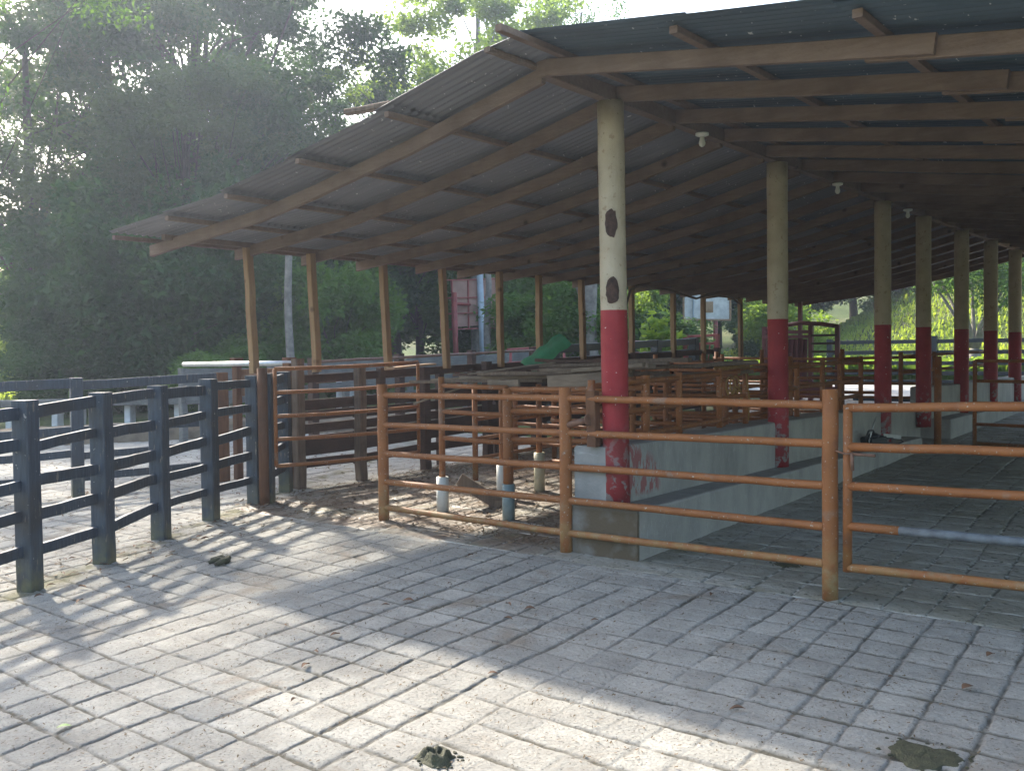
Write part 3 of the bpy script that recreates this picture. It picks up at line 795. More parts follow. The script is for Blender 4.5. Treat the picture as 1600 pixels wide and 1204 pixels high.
for z in (1.36, 1.14, .92, .70, .48):
    P_tube(p5, 'rail', M['orange'], [(-7.0, 8.1, z), (-7.0, 11.0, z+.07), (-7.0, 14.2, z+.16)], .021, 10)
p6 = empty('pen_railing', (-5.0, 8.1, .23), 'short orange cross railing beneath the far side of the plank pile', 'railing')
for x in (-4.95,): pipe_post(p6, x, 8.1, 1.42, .032)
for z in (1.36, 1.16, .95, .74, .52):
    P_tube(p6, 'rail', M['orange'], [(-5.94, 8.1, z), (-4.95, 8.1, z+.01), (-3.97, 8.1, z+.03)], .021, 10)
pw = empty('wall_railing', (-3.95, 8.8, .965), 'three rail orange pipe railing standing along the top of the trough wall', 'railing')
WY = [5.885, 6.672, 7.208, 7.956, 8.50, 9.744, 10.468, 11.006, 11.722]
for y in WY:
    P_tube(pw, 'post', M['orange'], [(-3.95, y, .95), (-3.95, y, 1.25), (-3.95, y, 1.45+.022*(y-5.9))], .028, 12)
for z in (1.415, 1.19, .995):
    P_tube(pw, 'rail', M['orange'], [(-3.95+random.uniform(-.005, .005), y, z+.022*(y-6.4)) for y in WY], .022, 10)
b = MB(); b.beam((-3.875, 5.80, .97), (-3.885, 5.80, 1.375), .07, .08, .006, 3, .002)
bp = solo(b, 'square_post', M['brown2'], 'brown square steel post welded in front of the first red column', 'post')
b = MB(); b.tube([(-3.90, 5.755, 1.165), (-4.12, 5.80, 1.115)], .024, 12); b.tube([(-3.882, 5.752, 1.168), (-3.893, 5.754, 1.166)], .042, 16)
part(b, 'rail_stub', M['rust'], bp)
# gates and posts deep in the aisle
b = MB(); b.tube([(-3.454, 13.2, .35), (-3.454, 13.2, 1.56)], .045, 14)
solo(b, 'pipe_post', M['orange'], 'tall orange pipe post standing in the gap between the feed troughs', 'post')
g3 = empty('pipe_gate', (-3.07, 13.465, .39), 'small orange pipe gate far down the aisle beside the fifth column', 'gate')
for x in (-3.07, -.9): P_tube(g3, 'stile', M['orange'], [(x, 13.465, .40), (x, 13.465, 1.51)], .026, 12)
for z in (1.5, 1.24, .955, .68, .43): P_tube(g3, 'rail', M['orange'], [(-3.07, 13.465, z), (-2, 13.465, z-.01), (-.9, 13.465, z)], .022, 10)
g4 = empty('pen_railing', (-4.3, 14.2, .4), 'low orange railing over the further trough wall', 'railing')
for y in (13.3, 14.9, 16.5, 18.2): P_tube(g4, 'post', M['orange'], [(-3.95, y, .4), (-3.95, y, 1.62)], .028, 10)
for z in (1.56, 1.34): P_tube(g4, 'rail', M['orange'], [(-3.95, 13.25, z), (-3.95, 16, z+.03), (-3.95, 18.3, z+.05)], .022, 10)

# diagonal prop and hanging strap
b = MB(); b.beam((-5.72, 6.99, .22), (-6.03, 6.74, .47), .05, .12, .006, 3, .003)
solo(b, 'prop_board', M['gnarl'], 'short brown board propped at a slant on the pen floor', 'board')
b = MB(); b.box((-5.83, 6.93, .19), (-5.62, 7.08, .27), .01)
solo(b, 'timber_block', M['gnarl'], 'small dark timber block under the slanted prop board', 'block')
# plank pile on the pen rails
pile = [((-6.62, 7.05, 1.395), (-5.30, 7.12, 1.45), .13, .025, 'grey'), ((-6.50, 6.60, 1.388), (-5.1, 6.85, 1.41), .09, .028, 'gnarl'),
        ((-5.95, 6.72, 1.43), (-4.30, 7.00, 1.455), .13, .03, 'grey'), ((-5.7, 7.20, 1.43), (-4.1, 7.25, 1.47), .14, .028, 'gnarl'),
        ((-5.70, 6.66, 1.465), (-4.15, 6.80, 1.50), .07, .03, 'gnarl'), ((-5.3, 7.1, 1.49), (-4.05, 6.94, 1.53), .10, .035, 'grey'),
        ((-6.28, 6.40, 1.19), (-5.55, 6.9, 1.49), .045, .02, 'grey'), ((-6.15, 7.30, 1.46), (-4.9, 7.55, 1.54), .08, .025, 'gnarl'),
        ((-4.86, 6.58, 1.40), (-4.18, 6.66, 1.435), .025, .125, 'grey'), ((-5.5, 6.55, 1.385), (-5.17, 6.58, 1.39), .03, .06, 'grey'),
        ((-6.0, 6.85, 1.46), (-5.3, 7.30, 1.56), .07, .02, 'grey'), ((-5.0, 7.30, 1.56), (-4.0, 7.5, 1.58), .12, .04, 'gnarl'),
        ((-5.1, 6.80, 1.535), (-4.0, 7.12, 1.56), .08, .03, 'gnarl'), ((-5.8, 7.0, 1.475), (-4.8, 7.45, 1.60), .06, .03, 'brown'),
        ((-4.6, 7.5, 1.50), (-3.7, 8.2, 1.55), .14, .03, 'gnarl'), ((-4.5, 7.7, 1.42), (-3.9, 8.5, 1.46), .12, .03, 'grey'),
        ((-5.6, 7.4, 1.58), (-4.5, 7.1, 1.575), .05, .03, 'brown'), ((-4.7, 6.72, 1.50), (-4.0, 6.72, 1.545), .05, .035, 'grey'), ((-6.3, 7.0, 1.44), (-5.2, 6.75, 1.49), .06, .03, 'brown')]
labs = {6: 'thin splintered grey lath hanging off the front of the plank pile', 8: 'broad grey board standing on edge at the front of the plank pile',
        0: 'longest flat grey plank sticking out left from the pile', 14: 'brown plank lying behind the first red column on the pile'}
for k, (a, c, w_, h_, m_) in enumerate(pile):
    b = MB(); b.beam(a, c, w_, h_, .004, 6, .005, twist=random.uniform(-.08, .08))
    solo(b, 'plank', M[m_], labs.get(k, 'weathered grey brown scrap plank heaped on the pen rails'), 'plank', 'scrap planks on the pen rails')
# green sheet leaning on the pile
b = MB(); vs_ = []; fs_ = []
for i in range(11):
    for j in range(6):
        a = i/10; c = j/5
        p0 = Vector((-6.02, 7.76, 1.50)).lerp(Vector((-5.62, 7.90, 1.80)), a)
        off_ = Vector((.13, .0, -.115))*(c-.5)+Vector((.05, -.1, .05))*math.sin(c*math.pi)*.4
        vs_.append(p0+off_+Vector((0, 0, .012*math.sin(a*17+c*2))))
for i in range(10):
    for j in range(5): fs_.append((i*6+j, i*6+j+1, (i+1)*6+j+1, (i+1)*6+j))
nv = len(vs_); vs2 = vs_+[v+Vector((.01, .012, -.006)) for v in vs_]; fs2 = fs_+[tuple(nv+i for i in reversed(f)) for f in fs_]
b.add(vs2, fs2, True); solo(b, 'folded_sheet', M['tarp'], 'bright green folded mesh sheet tilted up on top of the plank pile', 'sheet')
# rope coil on the wall railing
rp = MB()
for k in range(4):
    pts = [(-3.98+.01*k, 8.25+.10*math.sin(t*.5)*1.0+.02*k, 1.33+.09*math.cos(t*.5)-.1*(k % 2)) for t in range(0, 13)]
    rp.tube(pts, .008, 6)
rp.tube([(-3.93, 8.45, 1.5), (-3.92, 8.52, 1.2), (-3.92, 8.50, .99)], .007, 6); rp.tube([(-4.0, 8.0, 1.50), (-3.93, 8.3, 1.52), (-3.95, 8.55, 1.50)], .03, 8)
solo(rp, 'rope_coil', M['rope'], 'yellow brown rope looped over the trough wall railing', 'rope')

# chainsaw on the trough ledge
cs = empty('chainsaw', (-3.62, 11.2, .54), 'black chainsaw with a bright bar lying on the trough ledge by the third column', 'chainsaw')
b = MB(); b.beam((-3.66, 11.05, .60), (-3.56, 11.28, .62), .16, .12, .02, 4, .006); b.blob((-3.60, 11.12, .67), (.07, .09, .04)); part(b, 'engine_body', M['black'], cs)
b = MB(); b.tube([(-3.60, 10.93, .60), (-3.60, 10.88, .68), (-3.60, 10.95, .74), (-3.60, 11.1, .74), (-3.6, 11.16, .68)], .012, 8); part(b, 'front_handle', M['black'], cs)
b = MB(); b.tube([(-3.50, 11.25, .64), (-3.44, 11.5, .63), (-3.42, 11.62, .58), (-3.45, 11.55, .555), (-3.52, 11.3, .56)], .009, 8); part(b, 'rear_handle', M['black'], cs)
b = MB(); b.beam((-3.52, 11.22, .675), (-3.42, 11.52, .635), .012, .045, .003, 1); part(b, 'guide_bar', M['steel'], cs)
b = MB(); b.tube([(-3.62, 10.98, .56), (-3.60, 11.10, .78), (-3.59, 11.16, .88)], .008, 8)
solo(b, 'metal_rod', M['steel'], 'thin bright metal rod leaning up beside the chainsaw', 'rod')

# ------------------------------------------------------------------ cattle crush and red panels further back
cc = empty('cattle_crush', (-9.2, 19.8, .57), 'tall maroon cattle crush with arched top and slatted side at the pens far end', 'cattle crush')
Y0 = 19.8; xa, xb = -8.75, -7.15; z0 = gz(0, Y0)
for x in (xa, xa+.45, -7.72, xb): P_beam(cc, 'post', M['redw'], (x, Y0, z0), (x, Y0, 2.18), .09, .09, .006, 3, .003)
b = MB(); b.tube([(xa, Y0, 2.12), (-8.3, Y0, 2.20), (-7.95, Y0, 2.24), (-7.5, Y0, 2.21), (xb, Y0, 2.15)], .045, 8); part(b, 'top_rail', M['redw'], cc)
for z in (1.05, 1.95, 2.05): P_beam(cc, 'rail', M['redw'], (xa, Y0-.05, z), (-7.72, Y0-.05, z), .03, .07, .004, 2, .002)
b = MB(); b.box((xa+.1, Y0-.02, 1.0), (-7.8, Y0+.02, 1.9)); part(b, 'side_panel', M['redw'], cc)
for k in range(8): P_beam(cc, 'bar', M['redw'], (xa+.08+k*.11, Y0-.06, 1.1), (xa+.11+k*.11, Y0-.06, 1.9), .03, .03, .003)
for k in range(6): P_beam(cc, 'slat', M['brown'], (-7.70, Y0-.03, 1.12+k*.17), (xb, Y0-.03, 1.12+k*.17), .03, .045, .003)
P_beam(cc, 'rail', M['redw'], (xa, Y0-.05, .8), (xb, Y0-.05, .8), .04, .2, .004)
rp1 = empty('barred_panel', (-9.7, 17.5, .5), 'small red barred panel left of the second column at the back', 'panel')
for x in (-9.45, -8.72): P_beam(rp1, 'post', M['redp'], (x, 17.5, .5), (x, 17.5, 2.0), .07, .07, .005)
for z in (1.96, 1.80, 1.42): P_beam(rp1, 'rail', M['redp'], (-9.45, 17.5, z), (-8.72, 17.5, z+.02), .03, .05, .004)
for k in range(6): P_beam(rp1, 'bar', M['redp'], (-9.38+k*.11, 17.5, 1.42), (-9.33+k*.11, 17.5, 1.80), .022, .022, .003)
# black boards of the deep pens seen behind the wall railing
bk = empty('timber_fence', (-9.3, 15, .45), 'black board fence with thick posts beyond the eave posts left of the second column', 'fence', 'blue black timber yard fences')
for k, y in enumerate((12.6, 14.3, 15.9, 17.4)): P_beam(bk, 'post', M['black'], (-9.2, y, gz(0, y)), (-9.2, y, gz(0, y)+1.42), .16, .16, .01, 4, .004, up=(1, 0, 0))
for k in range(3):
    y = (12.6, 14.3, 15.9, 17.4)[k]; y2 = (12.6, 14.3, 15.9, 17.4)[k+1]
    for rt in (1.34, 1.13, .90, .68, .45): P_beam(bk, 'rail', M['black'], (-9.15, y, gz(0, y)+rt), (-9.15, y2, gz(0, y2)+rt+.02), .04, .13, .005, 3, .004)
# red railing with white glints beyond
rr_ = empty('pipe_railing', (-12.4, 19, .5), 'thin red pipe railing under the white backboard', 'railing')
for k in range(5):
    y = 15.5+k*1.9; P_tube(rr_, 'post', M['redp'], [(-12.4, y, gz(0, y)), (-12.4, y, gz(0, y)+1.30)], .03, 8)
for h in (1.28, 1.0): P_tube(rr_, 'rail', M['redp'], [(-12.4, 15.4, gz(0, 15.4)+h), (-12.4, 23.2, gz(0, 23.2)+h+.05)], .03, 8)

# far black fence behind the barn
xsf = [-9.6+1.35*k for k in range(13)]
ff = empty('timber_fence', (-4, 26, .75), 'black timber fence with tall posts behind the barn in front of the sunny bank', 'fence', 'blue black timber yard fences')
for k, x in enumerate(xsf):
    P_beam(ff, 'post', M['black'], (x, 26, .65), (x, 26, 2.0 if k in (1, 2) else 1.95), .15, .15, .01, 4, .004)
for k in range(12):
    for z in (1.86, 1.58, 1.30, 1.04, .82): P_beam(ff, 'rail', M['black'], (xsf[k]+.05, 26.03, z), (xsf[k+1]-.05, 26.03, z+.01), .04, .10, .005, 2, .003)
# low bar across the aisle gap
b = MB(); b.beam((-6.6, 19.2, .70), (-3.9, 18.6, .72), .08, .09, .008, 4, .004)
solo(b, 'ground_bar', M['blue'], 'dark timber bar laid low across the far end of the pens', 'bar')

# concrete feed bunk on legs at the left
fb = empty('feed_bunk', (-17.2, 9.4, .27), 'pale concrete feed bunk on short white legs past the left yard', 'feed bunk')
a = Vector((-20.6, 7.6, 0)); c = Vector((-15.2, 11.0, 0)); d = (c-a).normalized()
for k in range(4):
    p = a.lerp(c, k/4+.004); q = a.lerp(c, (k+1)/4-.004)
    P_beam(fb, 'slab', M['oldgrey'], (p.x, p.y, gz(*p[:2])+.52), (q.x, q.y, gz(*q[:2])+.52), .55, .13, .01, 3, .006)
for k in range(13):
    p = a.lerp(c, (k+.3)/13); P_beam(fb, 'leg', M['white'], (p.x, p.y, gz(*p[:2])-.05), (p.x, p.y, gz(*p[:2])+.46), .13+.05*(k % 3), .12, .01, 3, .004, up=(d.x, d.y, 0))
for lab, x, y, h, r in (('white forked stump post behind the concrete feed bunk at the left', -21.6, 10.6, 1.15, .1), ('short white post among the bushes beyond the left fence', -15.4, 13.8, 1.1, .07),
                        ('low white block post under the shining pipe', -14.5, 12.7, 1.15, .09)):
    b = MB(); z = terr1(x, y); b.tube([(x, y, z-.1), (x+.02, y, z+h*.6), (x, y, z+h)], [r, r*.9, r*.8], 9)
    b.tube([(x, y, z+h*.6), (x+.12, y+.1, z+h*.95)], [r*.6, r*.5], 7)
    solo(b, 'white_post', M['white'], lab, 'post')

# ------------------------------------------------------------------ basketball boards
def at(az, D):
    a = math.radians(az); return Vector((-math.sin(a)*D, math.cos(a)*D))
# rear view of a board
h1 = empty('basketball_board', (-20.0, 22.9, .67), 'basketball board seen from behind on a grey pole, pink red framed', 'basketball board', 'basketball boards')
dirv = Vector((math.cos(yaw+.35), math.sin(yaw+.35), 0)); ctr = Vector((-20.0, 22.9, 0))
def hb(u, z, off=0): return ctr+dirv*u+Vector((dirv.y, -dirv.x, 0))*off+Vector((0, 0, z))
b = MB(); b.beam(hb(-.55, 3.23), hb(.92, 3.33), .03, 1.48, .004, 1); part(b, 'panel', simple('faded pink brown board', (.34, .20, .16), .8, .3, 2, .2), h1)
for u in (-.93, -.55, -.02, .35, .92): P_beam(h1, 'frame_bar', M['redp'], hb(u, 2.42, .04), hb(u, 3.97+.04*u, .04), .04, .04, .003)
for z in (2.44, 2.93, 3.42, 3.98): P_beam(h1, 'frame_bar', M['redp'], hb(-.93, z-.03, .045), hb(.92, z+.04, .045), .04, .04, .003)
P_tube(h1, 'pole', M['greyp'], [hb(.48, .5, .12), hb(.40, 2.5, .1), hb(.35, 4.2, .08)], [.13, .11, .10], 10)
pr_ = empty('red_pole', hb(-.58, .6, .5), 'short faded red pole standing by the board seen from behind', 'pole')
P_tube(pr_, 'pole', M['redp'], [hb(-.52, .5, .5), hb(-.60, 2.0, .5), hb(-.62, 3.55, .5)], .085, 10)
P_tube(pr_, 'arm', M['redp'], [hb(-.6, 3.2, .5), hb(.0, 3.2, .1)], .05, 8)
# white board facing us
h2 = empty('basketball_board', (-17.2, 33.6, 1.0), 'white basketball board with a brown square and flaking paint on a red pole', 'basketball board', 'basketball boards')
dv = Vector((math.cos(yaw-.25), math.sin(yaw-.25), 0)); c2 = Vector((-17.2, 33.6, 0)); nv_ = Vector((dv.y, -dv.x, 0))
def h2p(u, z, off=0): return c2+dv*u+nv_*off+Vector((0, 0, z))
b = MB(); b.beam(h2p(-.85, 3.42), h2p(.85, 3.36), .03, 1.0, .004); part(b, 'panel', M['white'], h2)
b = MB(); b.beam(h2p(-.18, 3.36, .03), h2p(.24, 3.36, .03), .02, .42, .003); part(b, 'target_square', M['pine'], h2)
for z in (2.90, 3.92): P_beam(h2, 'frame_bar', M['pine'], h2p(-.90, z, .03), h2p(.90, z-.05, .03), .05, .07, .003)
for u in (-.88, .88): P_beam(h2, 'frame_bar', M['pine'], h2p(u, 2.87, .035), h2p(u, 3.95-.04*u, .035), .06, .06, .003)
P_beam(h2, 'support', M['greyp'], h2p(-.52, 2.88, .06), h2p(-.50, 3.95, .06), .06, .04, .003)
P_tube(h2, 'pole', M['redp'], [h2p(.32, .9, -.1), h2p(.32, 3.5, -.1)], .09, 10)

# ------------------------------------------------------------------ vegetation
def leaf_arrays(centres, rad, n_each, size, rng, droop=.3, fill=.45, aspect=.5):
    cs, rs_ = np.array(centres), np.array(rad); k = len(cs)
    idx = np.repeat(np.arange(k), n_each); N = len(idx)
    d = rng.normal(size=(N, 3)); d /= np.linalg.norm(d, axis=1)[:, None]
    rr = rng.uniform(0, 1, N)**fill
    P = cs[idx]+d*rr[:, None]*rs_[idx]
    ax = rng.normal(size=(N, 3)); ax[:, 2] = ax[:, 2]*.5-droop; ax += d*.5; ax /= np.linalg.norm(ax, axis=1)[:, None]
    up = rng.normal(size=(N, 3))*.6; up[:, 2] += 1.; sd_ = np.cross(ax, up); sd_ /= np.linalg.norm(sd_, axis=1)[:, None]+1e-9
    nn = np.cross(sd_, ax)
    L = (size*rng.uniform(.6, 1.35, N))[:, None]; W = L*aspect
    v0 = P; v1 = P+ax*L*.45+sd_*W*.5-nn*L*.06; v2 = P+ax*L; v3 = P+ax*L*.45-sd_*W*.5-nn*L*.06
    co_ = np.stack([v0, v1, v2, v3], 1).reshape(-1, 3)
    q = np.arange(N*4).reshape(-1, 4)
    rnd = np.repeat(rng.uniform(0, 1, N)*.4+rng.uniform(0, 1, k)[idx]*.6, 4)
    return co_, q, rnd
def crown_clusters(rng, R, zc, H, n, cr, lobes=None, hollow=.55):
    C_, Rr = [], []
    for i in range(n):
        d = rng.normal(size=3); d /= np.linalg.norm(d); t = rng.uniform(hollow, 1)**.7
        p = np.array([d[0]*R*t, d[1]*R*t, zc+d[2]*H*t])
        p += np.array([rng.normal()*.25, rng.normal()*.25, rng.normal()*.2])*cr
        s_i = cr*rng.uniform(.55, 1.25); C_.append(p); Rr.append((s_i*1.15, s_i*1.15, s_i*.75))
    return C_, Rr
def foci_clusters(rng, R, zc, H, nf, per, cr, spread):
    C_, Rr, F_ = [], [], []
    tries = 0
    while len(F_) < nf and tries < 4000:
        tries += 1
        d = rng.normal(size=3); d /= np.linalg.norm(d); t = rng.uniform(.25, 1)**.55
        p = np.array([d[0]*R*t, d[1]*R*t, zc+d[2]*H*t])
        if all(np.linalg.norm((p-f)*[1, 1, 1.3]) > spread*1.25 for f in F_): F_.append(p)
    for f in F_:
        m = int(per*rng.uniform(.6, 1.4)); k = rng.uniform(.7, 1.25)
        for _ in range(m):
            o = rng.normal(size=3)*spread*k*np.array([.62, .62, .34]); o[2] -= .08*np.hypot(o[0], o[1])**2
            s_i = cr*rng.uniform(.5, 1.3); C_.append(f+o); Rr.append((s_i*1.2, s_i*1.2, s_i*.62))
    return C_, Rr
def limbs(rng, C_, h0, top, r0_, nlimb):
    """tapered trunk with limbs reaching to clusters"""
    b = MB(); bend = rng.normal(size=2)*.25
    tp = [Vector((bend[0]*k*k, bend[1]*k*k, top*k)) for k in np.linspace(0, 1, 9)]
    b.tube([Vector((0, 0, -.3))]+tp, [r0_*1.35]+[r0_*(1.15-.85*k) for k in np.linspace(0, 1, 9)], 9)
    idx = rng.permutation(len(C_))[:nlimb]
    for i in idx:
        c = Vector(C_[i]); k = min(.9, max(h0/top, rng.uniform(.3, .85)*min(1, c.z/top))); k2 = int(k*8)
        s0 = tp[k2]; m = s0.lerp(c, .5)+Vector((rng.normal()*.2, rng.normal()*.2, .15*(c-s0).length*.5))
        rl = r0_*rng.uniform(.09, .24)
        b.tube([s0, s0.lerp(m, .55), m, m.lerp(c, .6), c], [rl, rl*.8, rl*.6, rl*.4, rl*.15], 6)
    return b
PROTO = {}
def make_kind(kind, seed, R, H, zc, top, n, cr, each, leaf, mat, bark='bark2', r0_=.2, nl=14, droop=.3, hollow=.55, fill=.45, foci=None):
    rng = np.random.default_rng(seed)
    C_, Rr = crown_clusters(rng, R, zc, H, n, cr, hollow=hollow)
    if foci: C_, Rr = foci_clusters(rng, R, zc, H, foci[0], foci[1], cr, foci[2])
    co_, q, rnd = leaf_arrays(C_, Rr, each, leaf, rng, droop, fill)
    ob = npmesh('crown', co_, q, M[mat], None, {'rnd': rnd}, False)
    tb = limbs(rng, C_, zc*.35, top, r0_, nl); tr = tb.build('trunk', M[bark])
    PROTO[kind] = (ob.data, tr.data); bpy.data.objects.remove(ob); bpy.data.objects.remove(tr)
    return PROTO[kind]
make_kind('big', 1, 5.0, 4.4, 8.4, 9.5, 150, .66, 300, .17, 'leafA', r0_=.32, nl=36, foci=(42, 8, 1.05))
make_kind('tall', 2, 3.9, 4.2, 7.4, 9.0, 120, .52, 210, .14, 'leafD', r0_=.20, nl=36, foci=(27, 7, .90))
make_kind('light', 3, 3.6, 3.6, 9.2, 11.0, 70, .50, 210, .16, 'leafC', 'bark', r0_=.20, nl=40, foci=(24, 6, .85))
make_kind('sparse', 13, 3.6, 3.4, 9.2, 11.0, 70, .50, 120, .13, 'leafB', 'bark2', r0_=.16, nl=26, foci=(17, 5, .85))
make_kind('round', 4, 2.5, 2.3, 3.3, 3.6, 80, .65, 520, .15, 'leafA', r0_=.13, nl=12, hollow=.4)
make_kind('mid', 5, 2.3, 2.5, 3.5, 3.8, 80, .62, 500, .15, 'leafB', r0_=.13, nl=12, hollow=.4)
make_kind('bush', 6, 1.35, 1.2, 1.35, 1.3, 44, .40, 420, .12, 'leafB', r0_=.05, nl=8, hollow=.4)
make_kind('darkbush', 7, 1.9, 1.7, 1.8, 1.8, 70, .5, 420, .13, 'leafA', r0_=.07, nl=8, hollow=.4)
make_kind('bright', 8, 1.3, 1.3, 1.6, 1.6, 36, .40, 300, .14, 'leafC', r0_=.05, nl=10, hollow=.3)
make_kind('sapling', 9, .55, .45, 1.5, 1.6, 9, .26, 60, .20, 'leafC', 'bark', r0_=.03, nl=8, hollow=.2)
def tree(kind, az, D, label, sc=1., sz=1., group=None, cat=None, rot=None, dz=0., xy=None):
    p = xy if xy is not None else at(az, D); z = terr1(p.x if xy is None else p[0], p.y if xy is None else p[1])+dz
    nm = {'bush': 'bush', 'darkbush': 'bush', 'bright': 'bush', 'sapling': 'sapling'}.get(kind, 'broadleaf_tree')
    root = empty(nm, (p[0], p[1], z), label, cat or ('bush' if nm == 'bush' else 'sapling' if nm == 'sapling' else 'tree'), group)
    root.rotation_euler = (0, 0, rot if rot is not None else random.uniform(0, 6.28)); root.scale = (sc, sc, sz)
    for nm2, me in zip(('crown', 'trunk'), PROTO[kind]):
        o = bpy.data.objects.new(nm2, me); COL.objects.link(o); o.parent = root
    return root
G1 = 'trees behind the left yard'; G2 = 'wall of trees beyond the pens'; G3 = 'shrubs beyond the fences'
tree('big', 56.8, 30, 'huge dark crowned tree filling the sky left of the barn roof', 1.06, 1.26, rot=.6)
tree('big', 48.3, 37, 'dark tree standing behind the huge tree near the roof edge', 1., .92, rot=2.2)
tree('tall', 65.0, 28, 'grey green leafy tree at the left edge with sky showing through', 1.1, 1.05, rot=1.0)
tree('tall', 60.8, 33, 'tall thin leaved tree between the left edge and the huge dark tree', 1.15, 1.25, rot=3)
tree('tall', 57.3, 26, 'slender grey green tree in front of the left flank of the huge tree', .85, .92, rot=5)
tree('sparse', 69.3, 17.2, 'leafy tree whose branches hang in from beyond the left edge', .66, .80, rot=2.6)
tree('light', 40.6, 31, 'light green open tree with pale trunk rising above the roof gable', 1.1, 1.1, rot=1.2)
tree('sparse', 35.0, 33, 'slender high branched tree showing a few twigs over the ridge', .8, 1.12, rot=.2)
tree('tall', 45.5, 36, 'grey green tree behind the roof slope beside the light green tree', 1.1, .9)
tree('darkbush', 62.8, 24, 'low dark bush behind the left part of the feed bunk', .9, .75, rot=1.1)
tree('darkbush', 60.6, 25, 'big rounded dark bush behind the concrete feed bunk', 1.4, 1.6, rot=.4)
tree('darkbush', 57.0, 24, 'dense dark bush in front of the huge tree trunk', 1.45, 1.75, rot=2.4)
tree('bright', 65.6, 30, 'yellow green bush in the sunny clearing at the far left', 1.1, .9, G3)
tree('mid', 63.6, 30, 'small slender trunked tree in the sunny clearing at the left', .8, .8, rot=1.9)
tree('bush', 55.4, 20, 'green bush under the shining steel pipe', .8, .62, rot=.2)
tree('bush', 53.2, 22, 'green bush just right of the shining steel pipe', .95, .72, rot=3.9)
names = ['dark leafy tree in the wall of trees beyond the pens', 'mid green tree in the wall of trees beyond the pens']
for k, (az, D, kd, sc, sz) in enumerate([(54, 26, 'round', 1.15, 1.35), (51.5, 29, 'mid', 1.2, 1.3), (49, 27, 'round', 1.2, 1.35), (46.5, 31, 'round', 1.25, 1.4), (44, 29, 'mid', 1.1, 1.2),
                                    (41.5, 33, 'round', 1.3, 1.35), (39, 31, 'round', 1.2, 1.3), (36.5, 34, 'mid', 1.3, 1.3), (34, 32, 'round', 1.2, 1.3), (31.5, 36, 'round', 1.3, 1.35), (29, 39, 'round', 1.3, 1.3),
                                    (26.5, 42, 'round', 1.4, 1.35), (24, 40, 'round', 1.35, 1.3), (21.5, 44, 'mid', 1.4, 1.3), (19, 47, 'mid', 1.4, 1.2), (58, 38, 'round', 1.3, 1.25), (62.5, 42, 'round', 1.3, 1.2), (67, 40, 'round', 1.3, 1.2)]):
    tree(kd, az, D*1.27, names[0 if kd == 'round' else 1], sc*1.25, sz*1.12, 'wall of '+('dark' if kd == 'round' else 'mid green')+' trees beyond the pens')
tree('bush', 48.9, 22, 'bright leaved bush beyond the pens between the second and third eave posts', 1.15, 1.45, rot=.5)
tree('bush', 47.8, 37, 'bright leaved bush beyond the pens just left of the backboard seen from behind', 1.2, 1.35, rot=1.5)
tree('bush', 39.9, 33, 'green bush right of the grey backboard pole', 1.7, 1.6, rot=4)
tree('bush', 36.9, 33, 'green bush beyond the green sheet', 1.6, 1.6, rot=2)
tree('bush', 35.8, 25, 'green bush left of the first column at the back', 1.2, 1.2, rot=5)
tree('bright', 31.6, 32, 'yellow green bush lit by the sun left of the white backboard', 1.1, 1.35, rot=1)
tree('darkbush', 30.3, 27, 'clipped dark bush with a flat top below the sunlit bush', .95, .62, rot=1)
tree('sapling', 29.6, 20, 'little bright leaved sapling with one thin stem', 1., 1., rot=0)
tree('bush', 24.0, 44, 'green bush right of the white backboard', 1.2, 1.1, rot=3)
tree('bright', 22.6, 34, 'pale feathery bush seen just right of the second column', 1., 1.1, rot=3)
tree('bright', 15.6, 47, 'yellow green bush on the slope between third and fourth column', 1.8, 1.5, rot=2)
tree('mid', 13.0, 52, 'olive green tree high on the sunny bank', 1.1, 1.0, rot=2)
tree('mid', 9.5, 50, 'olive green tree at the right end of the sunny bank', 1.2, 1.1, rot=4)
tree('bright', 17.9, 50, 'yellow green bush at the left shoulder of the sunny bank', 1.4, 1.2, rot=5)
tree('bright', 11.3, 42, 'yellow green bush low on the sunny bank near the right edge', 1.2, 1.0, rot=5)
# trees out of frame towards the sun: they dapple the yard
# forked pale tree on the bank
ft = empty('forked_tree', (at(12.9, 34).x, at(12.9, 34).y, terr1(*at(12.9, 34))), 'pale barked tree with forked stems on the bank behind the fifth column', 'tree')
P0 = Vector(ft.location)
b = MB(); b.tube([P0+Vector((0, 0, -.2)), P0+Vector((0, 0, .35)), P0+Vector((.05, 0, .7))], [.28, .2, .17], 9)
rngf = random.Random(5)
cl = []
for k in range(7):
    a = k*.9; e = P0+Vector((math.cos(a)*1.3, math.sin(a)*1.0, 2.6+rngf.uniform(-.3, .5)))
    b.tube([P0+Vector((.03, 0, .6)), P0+Vector((math.cos(a)*.35, math.sin(a)*.3, 1.4)), e], [.10, .07, .03], 7); cl.append((e-P0)[:])
part(b, 'trunk', M['bark'], ft)
co_, q, rnd = leaf_arrays([c for c in cl]+[(c[0]*.6, c[1]*.6, c[2]+.6) for c in cl], [(.8, .8, .5)]*14, 320, .16, np.random.default_rng(4))
o = npmesh('crown', co_, q, M['leafB'], None, {'rnd': rnd}, False); o.parent = ft
